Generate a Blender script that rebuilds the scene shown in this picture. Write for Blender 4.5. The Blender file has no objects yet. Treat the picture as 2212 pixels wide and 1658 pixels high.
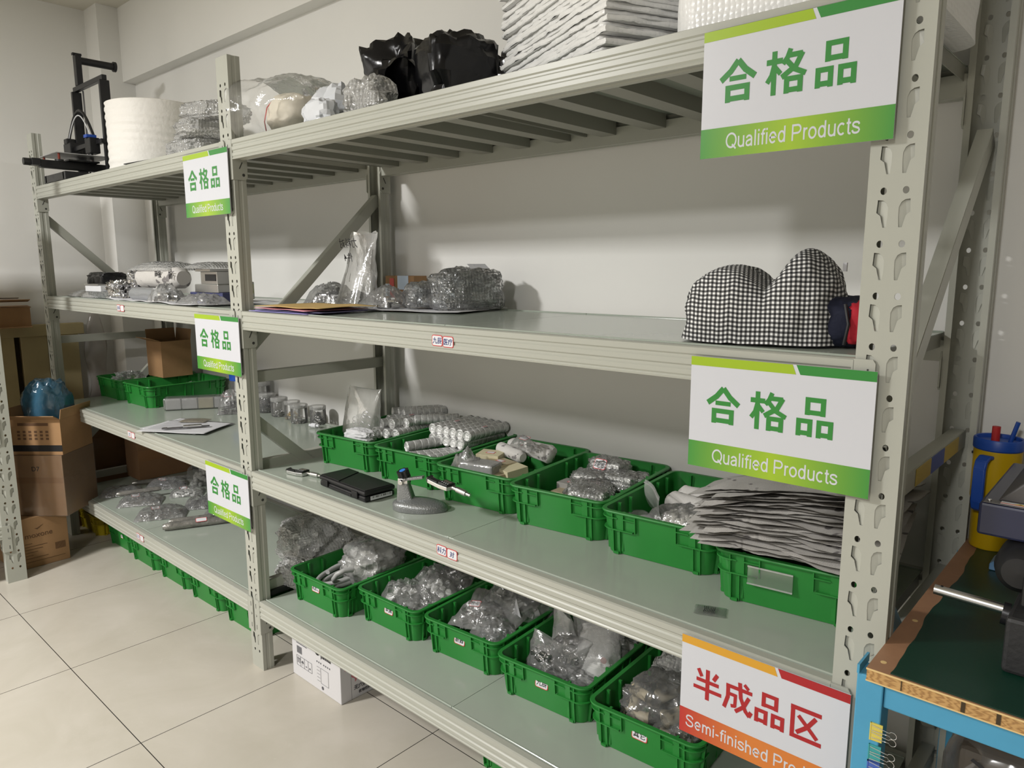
# Warehouse corner: two-bay steel shelving rack with signs, green parts crates and wrapped parts.
import bpy, math, random
from mathutils import Vector as V, Matrix, noise
R = math.radians
SC = bpy.context.scene
COL = SC.collection

# ---------------------------------------------------------------- camera
cam = bpy.data.cameras.new('camera')
cam.sensor_width = 36.0
cam.lens = 1580.05 / 2212 * 36.0
cam.clip_start = 0.05
camo = bpy.data.objects.new('camera', cam)
COL.objects.link(camo)
yaw, pit, rol = 0.7360, -0.1589, 0.0025
_f = V((-math.sin(yaw) * math.cos(pit), math.cos(yaw) * math.cos(pit), math.sin(pit)))
_r = V((math.cos(yaw), math.sin(yaw), 0))
_d = _f.cross(_r)
_r2 = math.cos(rol) * _r + math.sin(rol) * _d
_d2 = -math.sin(rol) * _r + math.cos(rol) * _d
_m = Matrix((( _r2.x, -_d2.x, -_f.x), (_r2.y, -_d2.y, -_f.y), (_r2.z, -_d2.z, -_f.z)))
camo.matrix_world = Matrix.Translation((2.1935, -1.1493, 1.3677)) @ _m.to_4x4()
SC.camera = camo

# ---------------------------------------------------------------- light and exposure
SC.view_settings.view_transform = 'Standard'
SC.view_settings.look = 'None'
SC.view_settings.gamma = 1.0
SC.view_settings.use_curve_mapping = False
SC.view_settings.exposure = 0.36
wd = bpy.data.worlds.new('world')
SC.world = wd
wd.use_nodes = True
wd.node_tree.nodes['Background'].inputs[0].default_value = (1, 0.97, 0.93, 1)
wd.node_tree.nodes['Background'].inputs[1].default_value = 0.05

def lamp(name, loc, sx, sy, watts, color=(1, 0.985, 0.965)):
    l = bpy.data.lights.new(name, 'AREA')
    l.shape = 'RECTANGLE'; l.size = sx; l.size_y = sy; l.energy = watts; l.color = color
    o = bpy.data.objects.new(name, l); o.location = loc
    COL.objects.link(o)
    return o
lamp('ceiling_or_fill_lamp', (-0.75, -2.55, 2.74), 0.3, 0.55, 138)
lamp('ceiling_or_fill_lamp', (2.2, -3.6, 2.74), 0.3, 0.55, 80)  # added fill lamp, brightens the signs and the right side

# ---------------------------------------------------------------- mesh helpers
class MB:
    def __init__(s):
        s.v = []; s.f = []; s.m = []; s.mi = 0; s.pv = {}
    def add(s, vs, fs, pv=None):
        n = len(s.v)
        s.v += [tuple(p) for p in vs]
        s.f += [tuple(i + n for i in f) for f in fs]
        s.m += [s.mi] * len(fs)
        if pv:
            for i, p in enumerate(pv): s.pv[n + i] = p
        return s
    def join(s, o, M=None):
        vs = [M @ V(p) for p in o.v] if M else o.v
        n = len(s.v)
        s.v += [tuple(p) for p in vs]
        s.f += [tuple(i + n for i in f) for f in o.f]
        s.m += o.m
        for k, p in o.pv.items(): s.pv[n + k] = p
        return s
    def xf(s, M):
        s.v = [tuple(M @ V(p)) for p in s.v]; return s
    def warp(s, fn):
        s.v = [tuple(fn(V(p))) for p in s.v]; return s
    def box(s, x0, y0, z0, x1, y1, z1):
        v = [(x, y, z) for z in (z0, z1) for y in (y0, y1) for x in (x0, x1)]
        return s.add(v, [(0, 2, 3, 1), (4, 5, 7, 6), (0, 1, 5, 4), (2, 6, 7, 3), (0, 4, 6, 2), (1, 3, 7, 5)])
    def cbox(s, c, sz, M=None):
        h = [d / 2 for d in sz]
        v = [V((a * h[0], b * h[1], d * h[2])) for d in (-1, 1) for b in (-1, 1) for a in (-1, 1)]
        if M: v = [M @ p for p in v]
        v = [p + V(c) for p in v]
        return s.add(v, [(0, 2, 3, 1), (4, 5, 7, 6), (0, 1, 5, 4), (2, 6, 7, 3), (0, 4, 6, 2), (1, 3, 7, 5)])
    def beam(s, p0, p1, w, h, up=(0, 0, 1)):
        p0, p1 = V(p0), V(p1); d = p1 - p0; L = d.length; d.normalize()
        u = V(up) if abs(d.dot(V(up))) < 0.98 else V((0, 1, 0)); a = d.cross(u).normalized(); u = a.cross(d)
        return s.cbox((p0 + p1) / 2, (L, w, h), Matrix((d, a, u)).transposed())
    def loft(s, rings, closed=True, cap0=False, cap1=False, pv=None):
        n = len(rings[0]); base = len(s.v); vs = []; fs = []
        for r in rings: vs += r
        for k in range(len(rings) - 1):
            for i in range(n if closed else n - 1):
                j = (i + 1) % n
                fs.append((k * n + i, k * n + j, (k + 1) * n + j, (k + 1) * n + i))
        if cap0: fs.append(tuple(reversed(range(n))))
        if cap1: fs.append(tuple((len(rings) - 1) * n + i for i in range(n)))
        return s.add(vs, fs, pv)
    def cyl(s, p0, p1, r0, r1=None, n=16, cap=True):
        p0, p1 = V(p0), V(p1); r1 = r0 if r1 is None else r1
        d = (p1 - p0).normalized(); a = d.orthogonal().normalized(); b = d.cross(a)
        rg = lambda p, r: [p + a * (r * math.cos(2 * math.pi * i / n)) + b * (r * math.sin(2 * math.pi * i / n)) for i in range(n)]
        return s.loft([rg(p0, r0), rg(p1, r1)], True, cap, cap)
    def tube(s, pts, r, n=8, cap=True):
        pts = [V(p) for p in pts]; rings = []; a = None
        for i, p in enumerate(pts):
            d = (pts[min(i + 1, len(pts) - 1)] - pts[max(i - 1, 0)]).normalized()
            if a is None: a = d.orthogonal().normalized()
            a = (a - d * a.dot(d)).normalized(); b = d.cross(a)
            rr = r[i] if isinstance(r, (list, tuple)) else r
            rings.append([p + a * (rr * math.cos(2 * math.pi * k / n)) + b * (rr * math.sin(2 * math.pi * k / n)) for k in range(n)])
        return s.loft(rings, True, cap, cap)
    def lathe(s, prof, n=24, c=(0, 0, 0)):
        rings = [[(c[0] + r * math.cos(2 * math.pi * i / n), c[1] + r * math.sin(2 * math.pi * i / n), c[2] + z) for i in range(n)] for r, z in prof]
        return s.loft(rings, True, True, True)
    def prism(s, poly, d0, d1, axis='x'):
        fn = {'x': lambda p, d: (d, p[0], p[1]), 'y': lambda p, d: (p[0], d, p[1]), 'z': lambda p, d: (p[0], p[1], d)}[axis]
        return s.loft([[fn(p, d0) for p in poly], [fn(p, d1) for p in poly]], True, True, True)
    def grid(s, nu, nv, fn, wrap=False):
        vs = []; pv = []; fs = []
        for j in range(nv + 1):
            for i in range(nu + (0 if wrap else 1)):
                u, v = i / nu, j / nv
                vs.append(fn(u, v)); pv.append((u, v, 0))
        w = nu if wrap else nu + 1
        for j in range(nv):
            for i in range(nu):
                k = (i + 1) % w if wrap else i + 1
                fs.append((j * w + i, j * w + k, (j + 1) * w + k, (j + 1) * w + i))
        return s.add(vs, fs, pv)

def mk(name, mb, mats, parent=None, smooth=None, bev=0, loc=None, rz=0, solid=0):
    me = bpy.data.meshes.new(name)
    me.from_pydata(mb.v, [], mb.f)
    if not isinstance(mats, (list, tuple)): mats = [mats]
    for m in mats: me.materials.append(m)
    if len(mats) > 1: me.polygons.foreach_set('material_index', mb.m)
    if mb.pv:
        at = me.attributes.new('pv', 'FLOAT_VECTOR', 'POINT')
        for i, p in mb.pv.items(): at.data[i].vector = p
    me.update()
    if smooth is not None:
        me.shade_smooth(); me.set_sharp_from_angle(angle=R(smooth))
    o = bpy.data.objects.new(name, me)
    COL.objects.link(o)
    if parent: o.parent = parent
    if loc: o.location = loc
    o.rotation_euler.z = rz
    if solid:
        md = o.modifiers.new('solid', 'SOLIDIFY'); md.thickness = solid; md.offset = 0
    if bev:
        b = o.modifiers.new('bevel', 'BEVEL'); b.width = bev; b.segments = 2; b.limit_method = 'ANGLE'; b.angle_limit = R(40)
    return o

def tag(o, label, cat, group=None, kind=None):
    o['label'] = label; o['category'] = cat
    if group: o['group'] = group
    if kind: o['kind'] = kind
    return o
def thing(name, label, cat, loc=(0, 0, 0), rz=0, group=None):
    o = bpy.data.objects.new(name, None); COL.objects.link(o)
    o.empty_display_size = 0.05
    o.location = loc; o.rotation_euler.z = rz
    return tag(o, label, cat, group)
def dup(o, parent=None, loc=None, rz=None):
    c = o.copy(); COL.objects.link(c)
    if parent: c.parent = parent
    if loc is not None: c.location = loc
    if rz is not None: c.rotation_euler.z = rz
    for ch in list(o.children): dup(ch, c)
    return c
def struct(name, mb, mat, smooth=None, **k):
    o = mk(name, mb, mat, None, smooth, **k); o['kind'] = 'structure'; return o

def text_mb(body, size, bold=0.0, xs=1.0, depth=0.0002, align='CENTER', shear=0.0, space=1.0):
    """Text as flat geometry: x right, z up, facing -Y, centred on its own box."""
    c = bpy.data.curves.new('text', 'FONT')
    c.body = body; c.size = size; c.offset = bold * size; c.align_x = align; c.shear = shear; c.space_character = space
    c.fill_mode = 'FRONT' if depth == 0 else 'BOTH'; c.extrude = depth; c.resolution_u = 3
    o = bpy.data.objects.new('text', c); COL.objects.link(o)
    dg = bpy.context.evaluated_depsgraph_get()
    me = bpy.data.meshes.new_from_object(o.evaluated_get(dg))
    vs = [v.co.copy() for v in me.vertices]
    fs = [tuple(p.vertices) for p in me.polygons]
    bpy.data.objects.remove(o); bpy.data.curves.remove(c); bpy.data.meshes.remove(me)
    x0, x1 = min(v.x for v in vs), max(v.x for v in vs)
    y0, y1 = min(v.y for v in vs), max(v.y for v in vs)
    mb = MB()
    mb.add([((v.x - (x0 + x1) / 2) * xs, -v.z, v.y - (y0 + y1) / 2) for v in vs], fs)
    mb.w = (x1 - x0) * xs; mb.h = y1 - y0
    return mb

# ---------------------------------------------------------------- material helpers
def nm(name):
    m = bpy.data.materials.new(name); m.use_nodes = True
    nt = m.node_tree
    return m, nt, nt.nodes['Principled BSDF']
def N(nt, t, **k):
    n = nt.nodes.new(t)
    for a, b in k.items():
        if a.startswith('i_'): n.inputs[a[2:]].default_value = b
        else: setattr(n, a, b)
    return n
def c4(c): return (c[0], c[1], c[2], 1)
def srgb(r, g, b):
    f = lambda u: (u / 255 / 12.92) if u / 255 <= 0.04045 else ((u / 255 + 0.055) / 1.055) ** 2.4
    return (f(r), f(g), f(b))
def mixc(nt, fac, a, b):
    n = nt.nodes.new('ShaderNodeMix'); n.data_type = 'RGBA'
    for s_, v in ((0, fac), (6, a), (7, b)):
        if isinstance(v, bpy.types.NodeSocket): nt.links.new(v, n.inputs[s_])
        elif s_ == 0: n.inputs[0].default_value = v
        else: n.inputs[s_].default_value = c4(v)
    return n.outputs[2]
def ramp(nt, src, stops):
    n = nt.nodes.new('ShaderNodeValToRGB'); e = n.color_ramp.elements
    while len(e) < len(stops): e.new(0.5)
    for el, (p, c) in zip(e, stops):
        el.position = p; el.color = c4(c) if not isinstance(c, (int, float)) else (c, c, c, 1)
    nt.links.new(src, n.inputs[0]); return n.outputs[0]
def coord(nt, kind='Object', scale=(1, 1, 1)):
    t = nt.nodes.new('ShaderNodeTexCoord'); m = nt.nodes.new('ShaderNodeMapping')
    m.inputs['Scale'].default_value = scale
    nt.links.new(t.outputs[kind], m.inputs[0]); return m.outputs[0]
def bump(nt, p, h, strength=0.3, dist=0.01):
    b = nt.nodes.new('ShaderNodeBump'); b.inputs['Strength'].default_value = strength; b.inputs['Distance'].default_value = dist
    nt.links.new(h, b.inputs['Height']); nt.links.new(b.outputs[0], p.inputs['Normal']); return b
def noi(nt, co, scale, detail=3, rough=0.5, dist=0.0):
    n = N(nt, 'ShaderNodeTexNoise'); n.inputs['Scale'].default_value = scale; n.inputs['Detail'].default_value = detail
    n.inputs['Roughness'].default_value = rough; n.inputs['Distortion'].default_value = dist
    nt.links.new(co, n.inputs['Vector']); return n.outputs[0]
def mat(name, col, rough=0.5, metal=0.0, var=0.0, vscale=8.0, bs=0.0, bscale=60.0, bdist=0.002, coat=0.0, spec=0.5, kind='Object', trans=0.0, ior=1.45):
    m, nt, p = nm(name)
    p.inputs['Base Color'].default_value = c4(col)
    p.inputs['Roughness'].default_value = rough; p.inputs['Metallic'].default_value = metal
    p.inputs['Coat Weight'].default_value = coat; p.inputs['Specular IOR Level'].default_value = spec
    p.inputs['Transmission Weight'].default_value = trans; p.inputs['IOR'].default_value = ior
    if var or bs: co = coord(nt, kind)
    if var:
        n = noi(nt, co, vscale, 4, 0.6)
        lo = tuple(max(0, c * (1 - var)) for c in col); hi = tuple(min(1, c * (1 + var)) for c in col)
        nt.links.new(ramp(nt, n, [(0.3, lo), (0.7, hi)]), p.inputs['Base Color'])
    if bs: bump(nt, p, noi(nt, co, bscale, 3), bs, bdist)
    return m
def film(name, tint=(1, 1, 1), haze=0.12, gloss=0.25, rough=0.12, bscale=40.0, bs=0.6, bdist=0.004, body=(0.8, 0.8, 0.78), cell=0.0, edge=0.35):
    """Thin clear plastic: mostly see-through, with a milky share and sharp wrinkled reflections."""
    m = bpy.data.materials.new(name); m.use_nodes = True; nt = m.node_tree; nt.nodes.clear()
    out = N(nt, 'ShaderNodeOutputMaterial'); tr = N(nt, 'ShaderNodeBsdfTransparent'); tr.inputs[0].default_value = c4(tint)
    df = N(nt, 'ShaderNodeBsdfPrincipled'); df.inputs['Base Color'].default_value = c4(body); df.inputs['Roughness'].default_value = rough
    df.inputs['Specular IOR Level'].default_value = 0.8
    gl = N(nt, 'ShaderNodeBsdfGlossy'); gl.inputs['Roughness'].default_value = rough
    co = coord(nt)
    h = noi(nt, co, bscale, 4, 0.6, 0.6)
    if cell:
        v = N(nt, 'ShaderNodeTexVoronoi'); v.inputs['Scale'].default_value = cell; v.inputs['Randomness'].default_value = 0.25
        nt.links.new(co, v.inputs['Vector'])
        mx = N(nt, 'ShaderNodeMath', operation='MULTIPLY_ADD'); nt.links.new(v.outputs['Distance'], mx.inputs[0]); mx.inputs[1].default_value = -1.6
        nt.links.new(h, mx.inputs[2]); h = mx.outputs[0]
    b = N(nt, 'ShaderNodeBump'); b.inputs['Strength'].default_value = bs; b.inputs['Distance'].default_value = bdist
    nt.links.new(h, b.inputs['Height'])
    for s_ in (df, gl): nt.links.new(b.outputs[0], s_.inputs['Normal'])
    lw = N(nt, 'ShaderNodeFresnel'); lw.inputs['IOR'].default_value = 1.5; nt.links.new(b.outputs[0], lw.inputs['Normal'])
    m1 = N(nt, 'ShaderNodeMath', operation='MULTIPLY_ADD'); nt.links.new(lw.outputs[0], m1.inputs[0]); m1.inputs[1].default_value = edge; m1.inputs[2].default_value = haze
    m1.use_clamp = True
    a = N(nt, 'ShaderNodeMixShader'); nt.links.new(m1.outputs[0], a.inputs[0]); nt.links.new(tr.outputs[0], a.inputs[1]); nt.links.new(df.outputs[0], a.inputs[2])
    m2 = N(nt, 'ShaderNodeMath', operation='MULTIPLY'); nt.links.new(lw.outputs[0], m2.inputs[0]); m2.inputs[1].default_value = gloss * 3; m2.use_clamp = True
    c = N(nt, 'ShaderNodeMixShader'); nt.links.new(m2.outputs[0], c.inputs[0]); nt.links.new(a.outputs[0], c.inputs[1]); nt.links.new(gl.outputs[0], c.inputs[2])
    nt.links.new(c.outputs[0], out.inputs[0])
    return m

GLYPH = {
 '合': [(.15, [(.5, .97), (.30, .74), (.03, .54)]), (.15, [(.5, .97), (.70, .74), (.97, .54)]), (.12, [(.27, .56), (.73, .56)]), (.14, [(.235, 0), (.235, .41)]), (.14, [(.765, 0), (.765, .41)]), (.13, [(.17, .345), (.83, .345)]), (.13, [(.2, .085), (.8, .085)])],
 '格': [(.13, [(.2, 0), (.2, 1)]), (.13, [(0, .765), (.41, .765)]), (.12, [(.2, .70), (.14, .46), (.03, .30)]), (.11, [(.2, .66), (.37, .47)]), (.12, [(.60, 1), (.53, .82), (.42, .68)]), (.12, [(.55, .855), (.90, .855)]), (.13, [(.90, .88), (.75, .60), (.40, .38)]), (.12, [(.52, .74), (.72, .53), (1.0, .40)]), (.13, [(.535, 0), (.535, .38)]), (.13, [(.875, 0), (.875, .38)]), (.12, [(.5, .325), (.9, .325)]), (.12, [(.5, .075), (.9, .075)])],
 '品': [(.13, [(.30, .55), (.30, 1)]), (.13, [(.70, .55), (.70, 1)]), (.12, [(.25, .94), (.75, .94)]), (.12, [(.25, .62), (.75, .62)]), (.125, [(.085, 0), (.085, .45)]), (.125, [(.385, 0), (.385, .45)]), (.12, [(.03, .39), (.44, .39)]), (.12, [(.03, .085), (.44, .085)]), (.125, [(.615, 0), (.615, .45)]), (.125, [(.915, 0), (.915, .45)]), (.12, [(.56, .39), (.97, .39)]), (.12, [(.56, .085), (.97, .085)])],
 '半': [(.14, [(.5, 0), (.5, 1)]), (.13, [(.16, .95), (.29, .72)]), (.13, [(.84, .95), (.71, .72)]), (.12, [(.1, .60), (.9, .60)]), (.12, [(0, .33), (1, .33)])],
 '成': [(.12, [(.10, .78), (.98, .78)]), (.13, [(.17, .83), (.17, .42), (.05, .03)]), (.11, [(.2, .53), (.47, .53)]), (.11, [(.43, .57), (.42, .19), (.28, .16)]), (.13, [(.56, 1), (.61, .52), (.78, .16), (.90, .05), (.97, .20)]), (.12, [(.88, .62), (.72, .28), (.44, .03)]), (.11, [(.71, .99), (.86, .87)])],
 '区': [(.13, [(.04, .935), (.96, .935)]), (.13, [(.11, 0), (.11, 1)]), (.13, [(.05, .065), (.99, .065)]), (.125, [(.80, .81), (.55, .45), (.24, .19)]), (.125, [(.28, .72), (.55, .48), (.86, .19)])]}
def glyph_mb(ch, w, h):
    """One heavy character from its strokes, centred, facing -Y."""
    mb = MB()
    e = 0
    for t, pl in GLYPH[ch]:
        for k in range(len(pl) - 1):
            a, b = V(pl[k]), V(pl[k + 1]); d = (b - a).normalized(); n = V((-d.y, d.x)) * t / 2
            a2 = a - d * (t * 0.18 if k else 0); b2 = b + d * (t * 0.18 if k < len(pl) - 2 else 0)
            e -= 0.000012; mb.add([((p.x - .5) * w, e, (p.y - .5) * h) for p in (a2 - n, b2 - n, b2 + n, a2 + n)], [(0, 1, 2, 3)])
    return mb

def ell(cx, cy, rx, ry, a0, a1, n=18): return [(cx + rx * math.cos(R(a0 + (a1 - a0) * k / n)), cy + ry * math.sin(R(a0 + (a1 - a0) * k / n))) for k in range(n + 1)]
def arch(x0, x1): return [(x0, .40)] + ell((x0 + x1) / 2, .44, (x1 - x0) / 2, .225, 170, 0, 12) + [(x1, 0)]
SS = [(.77, .74), (.70, .88), (.58, .93), (.45, .945), (.30, .93), (.18, .86), (.14, .74), (.20, .62), (.45, .52), (.70, .43), (.79, .28), (.72, .13), (.58, .065), (.45, .055), (.30, .07), (.16, .15), (.10, .30)]
LATIN = {'Q': (1.0, [ell(.5, .5, .42, .445, 0, 360, 28), [(.58, .24), (.92, -.05)]]), 'P': (.86, [[(.12, 0), (.12, 1)], [(.12, .94), (.48, .94)] + ell(.50, .70, .25, .24, 80, -80, 10) + [(.48, .46), (.12, .46)]]),
 'S': (.9, [SS]), 's': (.62, [[(x * .72, y * .70 + .015) for x, y in SS]]), 'u': (.68, [[(.56, 0), (.56, .73)], [(.12, .73)] + ell(.34, .26, .22, .21, 180, 350, 12)]),
 'a': (.68, [[(.55, 0), (.54, .20)] + ell(.32, .47, .22, .205, 0, 165, 12), [(.54, .43), (.28, .385), (.14, .32), (.09, .20), (.14, .09), (.26, .05), (.40, .08), (.50, .15), (.54, .26)]]),
 'l': (.26, [[(.13, 0), (.13, 1)]]), 'i': (.26, [[(.13, 0), (.13, .73)], [(.13, .87), (.13, 1)]]), 'f': (.36, [[(.18, 0), (.18, .76), (.21, .88), (.29, .94), (.40, .94)], [(.03, .67), (.36, .67)]]),
 'e': (.69, [[(.10, .37), (.58, .37)] + ell(.345, .365, .245, .315, 8, 318, 26)]), 'd': (.70, [[(.57, 0), (.57, 1)], ell(.335, .365, .235, .315, 0, 360, 24)]), 'r': (.40, [[(.13, 0), (.13, .73)], [(.13, .42), (.17, .58), (.26, .66), (.38, .66)]]),
 'o': (.70, [ell(.35, .365, .26, .315, 0, 360, 24)]), 'c': (.63, [ell(.34, .365, .25, .315, 48, 312, 22)]), 't': (.36, [[(.18, .93), (.18, .16), (.21, .08), (.28, .05), (.36, .06)], [(.03, .67), (.35, .67)]]),
 'm': (1.0, [[(.13, 0), (.13, .73)], arch(.13, .50), arch(.50, .87)]), 'n': (.68, [[(.13, 0), (.13, .73)], arch(.13, .55)]), 'h': (.68, [[(.13, 0), (.13, 1)], arch(.13, .55)]), '-': (.42, [[(.06, .34), (.36, .34)]]), ' ': (.33, [])}
def latin_mb(txt, cap, w=.125, sp=.03):
    """Plain sans lettering from strokes, centred on its width, baseline at z=0, facing -Y."""
    mb = MB(); x0 = 0; e = 0
    for ch in txt:
        adv, strokes = LATIN[ch]
        for pl in strokes:
            P = [V(p) for p in pl]; n = len(P); vs = []; e -= 0.000003
            shut = (P[0] - P[-1]).length < 1e-6
            for k in range(n):
                a = P[k - 1] if k else (P[-2] if shut else P[0]); b = P[k + 1] if k < n - 1 else (P[1] if shut else P[-1])
                d = (b - a).normalized(); nn = V((-d.y, d.x)) * w / 2
                vs += [((x0 + q.x) * cap, e, q.y * cap) for q in (P[k] + nn, P[k] - nn)]
            mb.add(vs, [(2 * k, 2 * k + 1, 2 * k + 3, 2 * k + 2) for k in range(n - 1)])
        x0 += adv + sp
    mb.w = x0 * cap; mb.xf(Matrix.Translation((-mb.w / 2, 0, 0)))
    return mb

RACK = mat('rack_enamel', srgb(168, 169, 159), 0.34, bs=0.04, bscale=300, bdist=0.001)
DECK = mat('deck_enamel', srgb(160, 168, 157), 0.16, var=0.03, vscale=3, bs=0.05, bscale=7, bdist=0.01)
DECKU = mat('deck_underside', srgb(140, 140, 130), 0.45)
WALLM = mat('wall_paint', srgb(230, 229, 225), 0.75, var=0.015, vscale=2)
CEILM = mat('ceiling_paint', srgb(206, 202, 190), 0.85)
BLACKP = mat('black_plastic', (0.012, 0.012, 0.013), 0.42)
BLACKM = mat('black_metal', (0.018, 0.018, 0.02), 0.35, 0.3, bs=0.15, bscale=400, bdist=0.0006)
CHROME = mat('bright_steel', (0.72, 0.72, 0.72), 0.2, 1.0)
ALU = mat('aluminium', (0.68, 0.68, 0.67), 0.3, 1.0)
WHITE = mat('white_print', (0.66, 0.67, 0.69), 0.45)
INKB = mat('black_ink', (0.012, 0.012, 0.014), 0.6)
INKN = mat('blue_ink', (0.02, 0.03, 0.16), 0.6)
REDP = mat('red_print', srgb(196, 56, 58), 0.5)
GREEN = mat('crate_green', srgb(38, 124, 50), 0.42, var=0.05, vscale=12, bs=0.05, bscale=250, bdist=0.0008)
CARD = mat('cardboard', srgb(150, 116, 80), 0.8, var=0.06, vscale=14)
CARDD = mat('cardboard_dark', srgb(124, 92, 62), 0.85, var=0.06, vscale=9)
PAPER = mat('white_paper', (0.6, 0.6, 0.62), 0.6)
FILM = film('clear_film')
FILMH = film('cloudy_film', haze=0.3, bscale=25)
BUBBLE = film('bubble_film', haze=0.42, gloss=0.3, cell=95, bs=0.9, bdist=0.004, bscale=15)
# ---------------------------------------------------------------- soft-goods generators
def nz(x, y, z): return noise.noise(V((x, y, z)))
def ridge(x, y, z): return 1 - 2 * abs(nz(x, y, z))
def spow(a, e): return math.copysign(abs(a) ** e, a)
def fit(mb, sx, sy, sz):
    lo = [min(p[i] for p in mb.v) for i in range(3)]; hi = [max(p[i] for p in mb.v) for i in range(3)]
    k = [t / max(1e-6, b - a) for t, a, b in zip((sx, sy, sz), lo, hi)]
    mb.v = [((p[0] - (lo[0] + hi[0]) / 2) * k[0], (p[1] - (lo[1] + hi[1]) / 2) * k[1], (p[2] - lo[2]) * k[2]) for p in mb.v]
    return mb
def blob_mb(sx, sy, sz, seed, amp=0.12, freq=3.0, e1=0.7, e2=0.7, nu=48, nv=28, fine=0.0, flat=0.9):
    """Crumpled closed lump, base at z=0, full size sx,sy,sz."""
    def fn(u, v):
        th = 2 * math.pi * u; ph = math.pi * (v - 0.5) * 0.999
        d = V((spow(math.cos(ph), e1) * spow(math.cos(th), e2), spow(math.cos(ph), e1) * spow(math.sin(th), e2), spow(math.sin(ph), e1)))
        q = d * freq + V((seed * 7.3, seed * 3.1, seed * 5.7))
        k = 1 + amp * (ridge(*q) - 0.45) + amp * 0.5 * (ridge(*(q * 2.3)) - 0.4)
        if fine: k += fine * ridge(*(q * 6.1))
        d = d * k
        z = max(d.z, -flat)
        return V((d.x * sx / 2, d.y * sy / 2, (z + flat) * sz / (1 + flat)))
    return fit(MB().grid(nu, nv, fn, wrap=True), sx, sy, sz)
def pillow_mb(w, d, h, seed, wr=0.15, nu=30, nv=24, rim=0.0006, p=3.0, skew=0.0, freq=26):
    """Flat bag with sealed edges lying on z=0."""
    mb = MB()
    def prof(u, v):
        a, b = abs(2 * u - 1), abs(2 * v - 1)
        return max(0, (1 - a ** p)) ** 0.7 * max(0, (1 - b ** p)) ** 0.7
    def xy(u, v):
        x, y = (u - 0.5) * w, (v - 0.5) * d
        e = 1 - 0.05 * (1 - prof(u, v)) * ridge(u * 5 + seed, v * 5, seed)
        return x * e + skew * y, y * e
    def top(u, v):
        x, y = xy(u, v); k = prof(u, v)
        z = h * k * (1 + wr * (ridge(x * freq, y * freq, seed) - 0.4) + wr * 0.6 * ridge(x * freq * 2.6, y * freq * 2.6, seed + 9)) + rim + h * 0.06 * max(0, nz(x * 40, y * 40, seed))
        return V((x, y, max(z, rim)))
    def bot(u, v):
        x, y = xy(u, v); return V((x, y, 0.0003))
    mb.grid(nu, nv, top)
    b = MB().grid(nu, nv, bot); b.f = [tuple(reversed(f)) for f in b.f]
    return mb.join(b)
def heap_mb(kind, n, rx, ry, h, seed, s=0.006, fill=0.2):
    """Pile of small metal bits inside a dome, base at z=0."""
    rng = random.Random(seed); mb = MB()
    for _ in range(n):
        a = rng.uniform(0, 2 * math.pi); r = math.sqrt(rng.random()); top = h * (1 - r ** 2.2)
        p = V((rx * r * math.cos(a), ry * r * math.sin(a), s * 0.5 + max(0, top - s) * (1 - fill * rng.random() ** 0.7)))
        M = Matrix.Translation(p) @ Matrix.Rotation(rng.uniform(0, 6.3), 4, 'Z') @ Matrix.Rotation(rng.uniform(-0.9, 0.9), 4, 'X')
        k = s * rng.uniform(0.8, 1.2); q = MB()
        if kind == 'tube':
            q.cyl((-k * 1.6, 0, 0), (k * 1.6, 0, 0), k * 0.62, n=8, cap=False); q.cyl((-k * 1.6, 0, 0), (k * 1.6, 0, 0), k * 0.4, n=8, cap=False)
        elif kind == 'screw':
            q.cyl((-k * 1.4, 0, 0), (k * 1.2, 0, 0), k * 0.3, n=6); q.cyl((k * 1.2, 0, 0), (k * 1.7, 0, 0), k * 0.62, n=6)
        elif kind == 'ring': q.lathe([(k * 0.5, -k * 0.3), (k, -k * 0.3), (k, k * 0.3), (k * 0.5, k * 0.3)], 8)
        elif kind == 'ball': q.lathe([(0, -k), (k * 0.75, -k * 0.66), (k, 0), (k * 0.75, k * 0.66), (0, k)], 8)
        elif kind == 'cap': q.cyl((0, 0, -k * 0.7), (0, 0, k * 0.7), k, n=10); q.cyl((0, 0, k * 0.7), (0, 0, k * 1.3), k * 0.5, n=8)
        else: q.cbox((0, 0, 0), (k * 2.0, k * 1.3, k * 0.6))
        mb.join(q, M)
    return mb
STEEL = mat('scattered_steel', (0.42, 0.42, 0.42), 0.25, 1.0)
DSTEEL = mat('dark_scattered_steel', (0.16, 0.16, 0.17), 0.3, 0.9)
TAGR = [WHITE, INKB, REDP]
def bag_of(name, label, cat, loc, rz, w, d, h, seed, kind=None, n=60, s=0.006, cmat=None, film_=None, group=None, tagtxt=None, wr=0.2, p=3.0, crx=0.36, cry=0.36, tilt=None, ch=0.8):
    """A film bag lying down; its contents and its tag are parts."""
    o = mk(name, pillow_mb(w, d, h, seed, wr, p=p), film_ or FILM, smooth=50, loc=loc, rz=rz)
    tag(o, label, cat, group)
    if kind: 
        c = mk('contents', heap_mb(kind, n, w * crx, d * cry, h * ch, seed, s), cmat or STEEL, o, smooth=40); c['kind'] = 'stuff'; c['label'] = 'loose small metal parts inside' if kind != 'cap' else 'white plastic caps inside'
    if tagtxt is not None:
        t = mk('sticker', sticker_mb(tagtxt, 0.034, 0.024), TAGR, o, loc=(-w * 0.12, d * 0.1, h * 1.0 + 0.002)); t.rotation_euler = (R(-90) + R(14), 0, 0.15); t['label'] = 'white red-edged sticker'
    if tilt: o.rotation_euler.x = R(tilt)
    return o
def carton_mb(w, d, h, taper=0.0, dent=0.0):
    mb = MB()
    mb.box(-w / 2, -d / 2, 0, w / 2, d / 2, h)
    return mb
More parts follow.
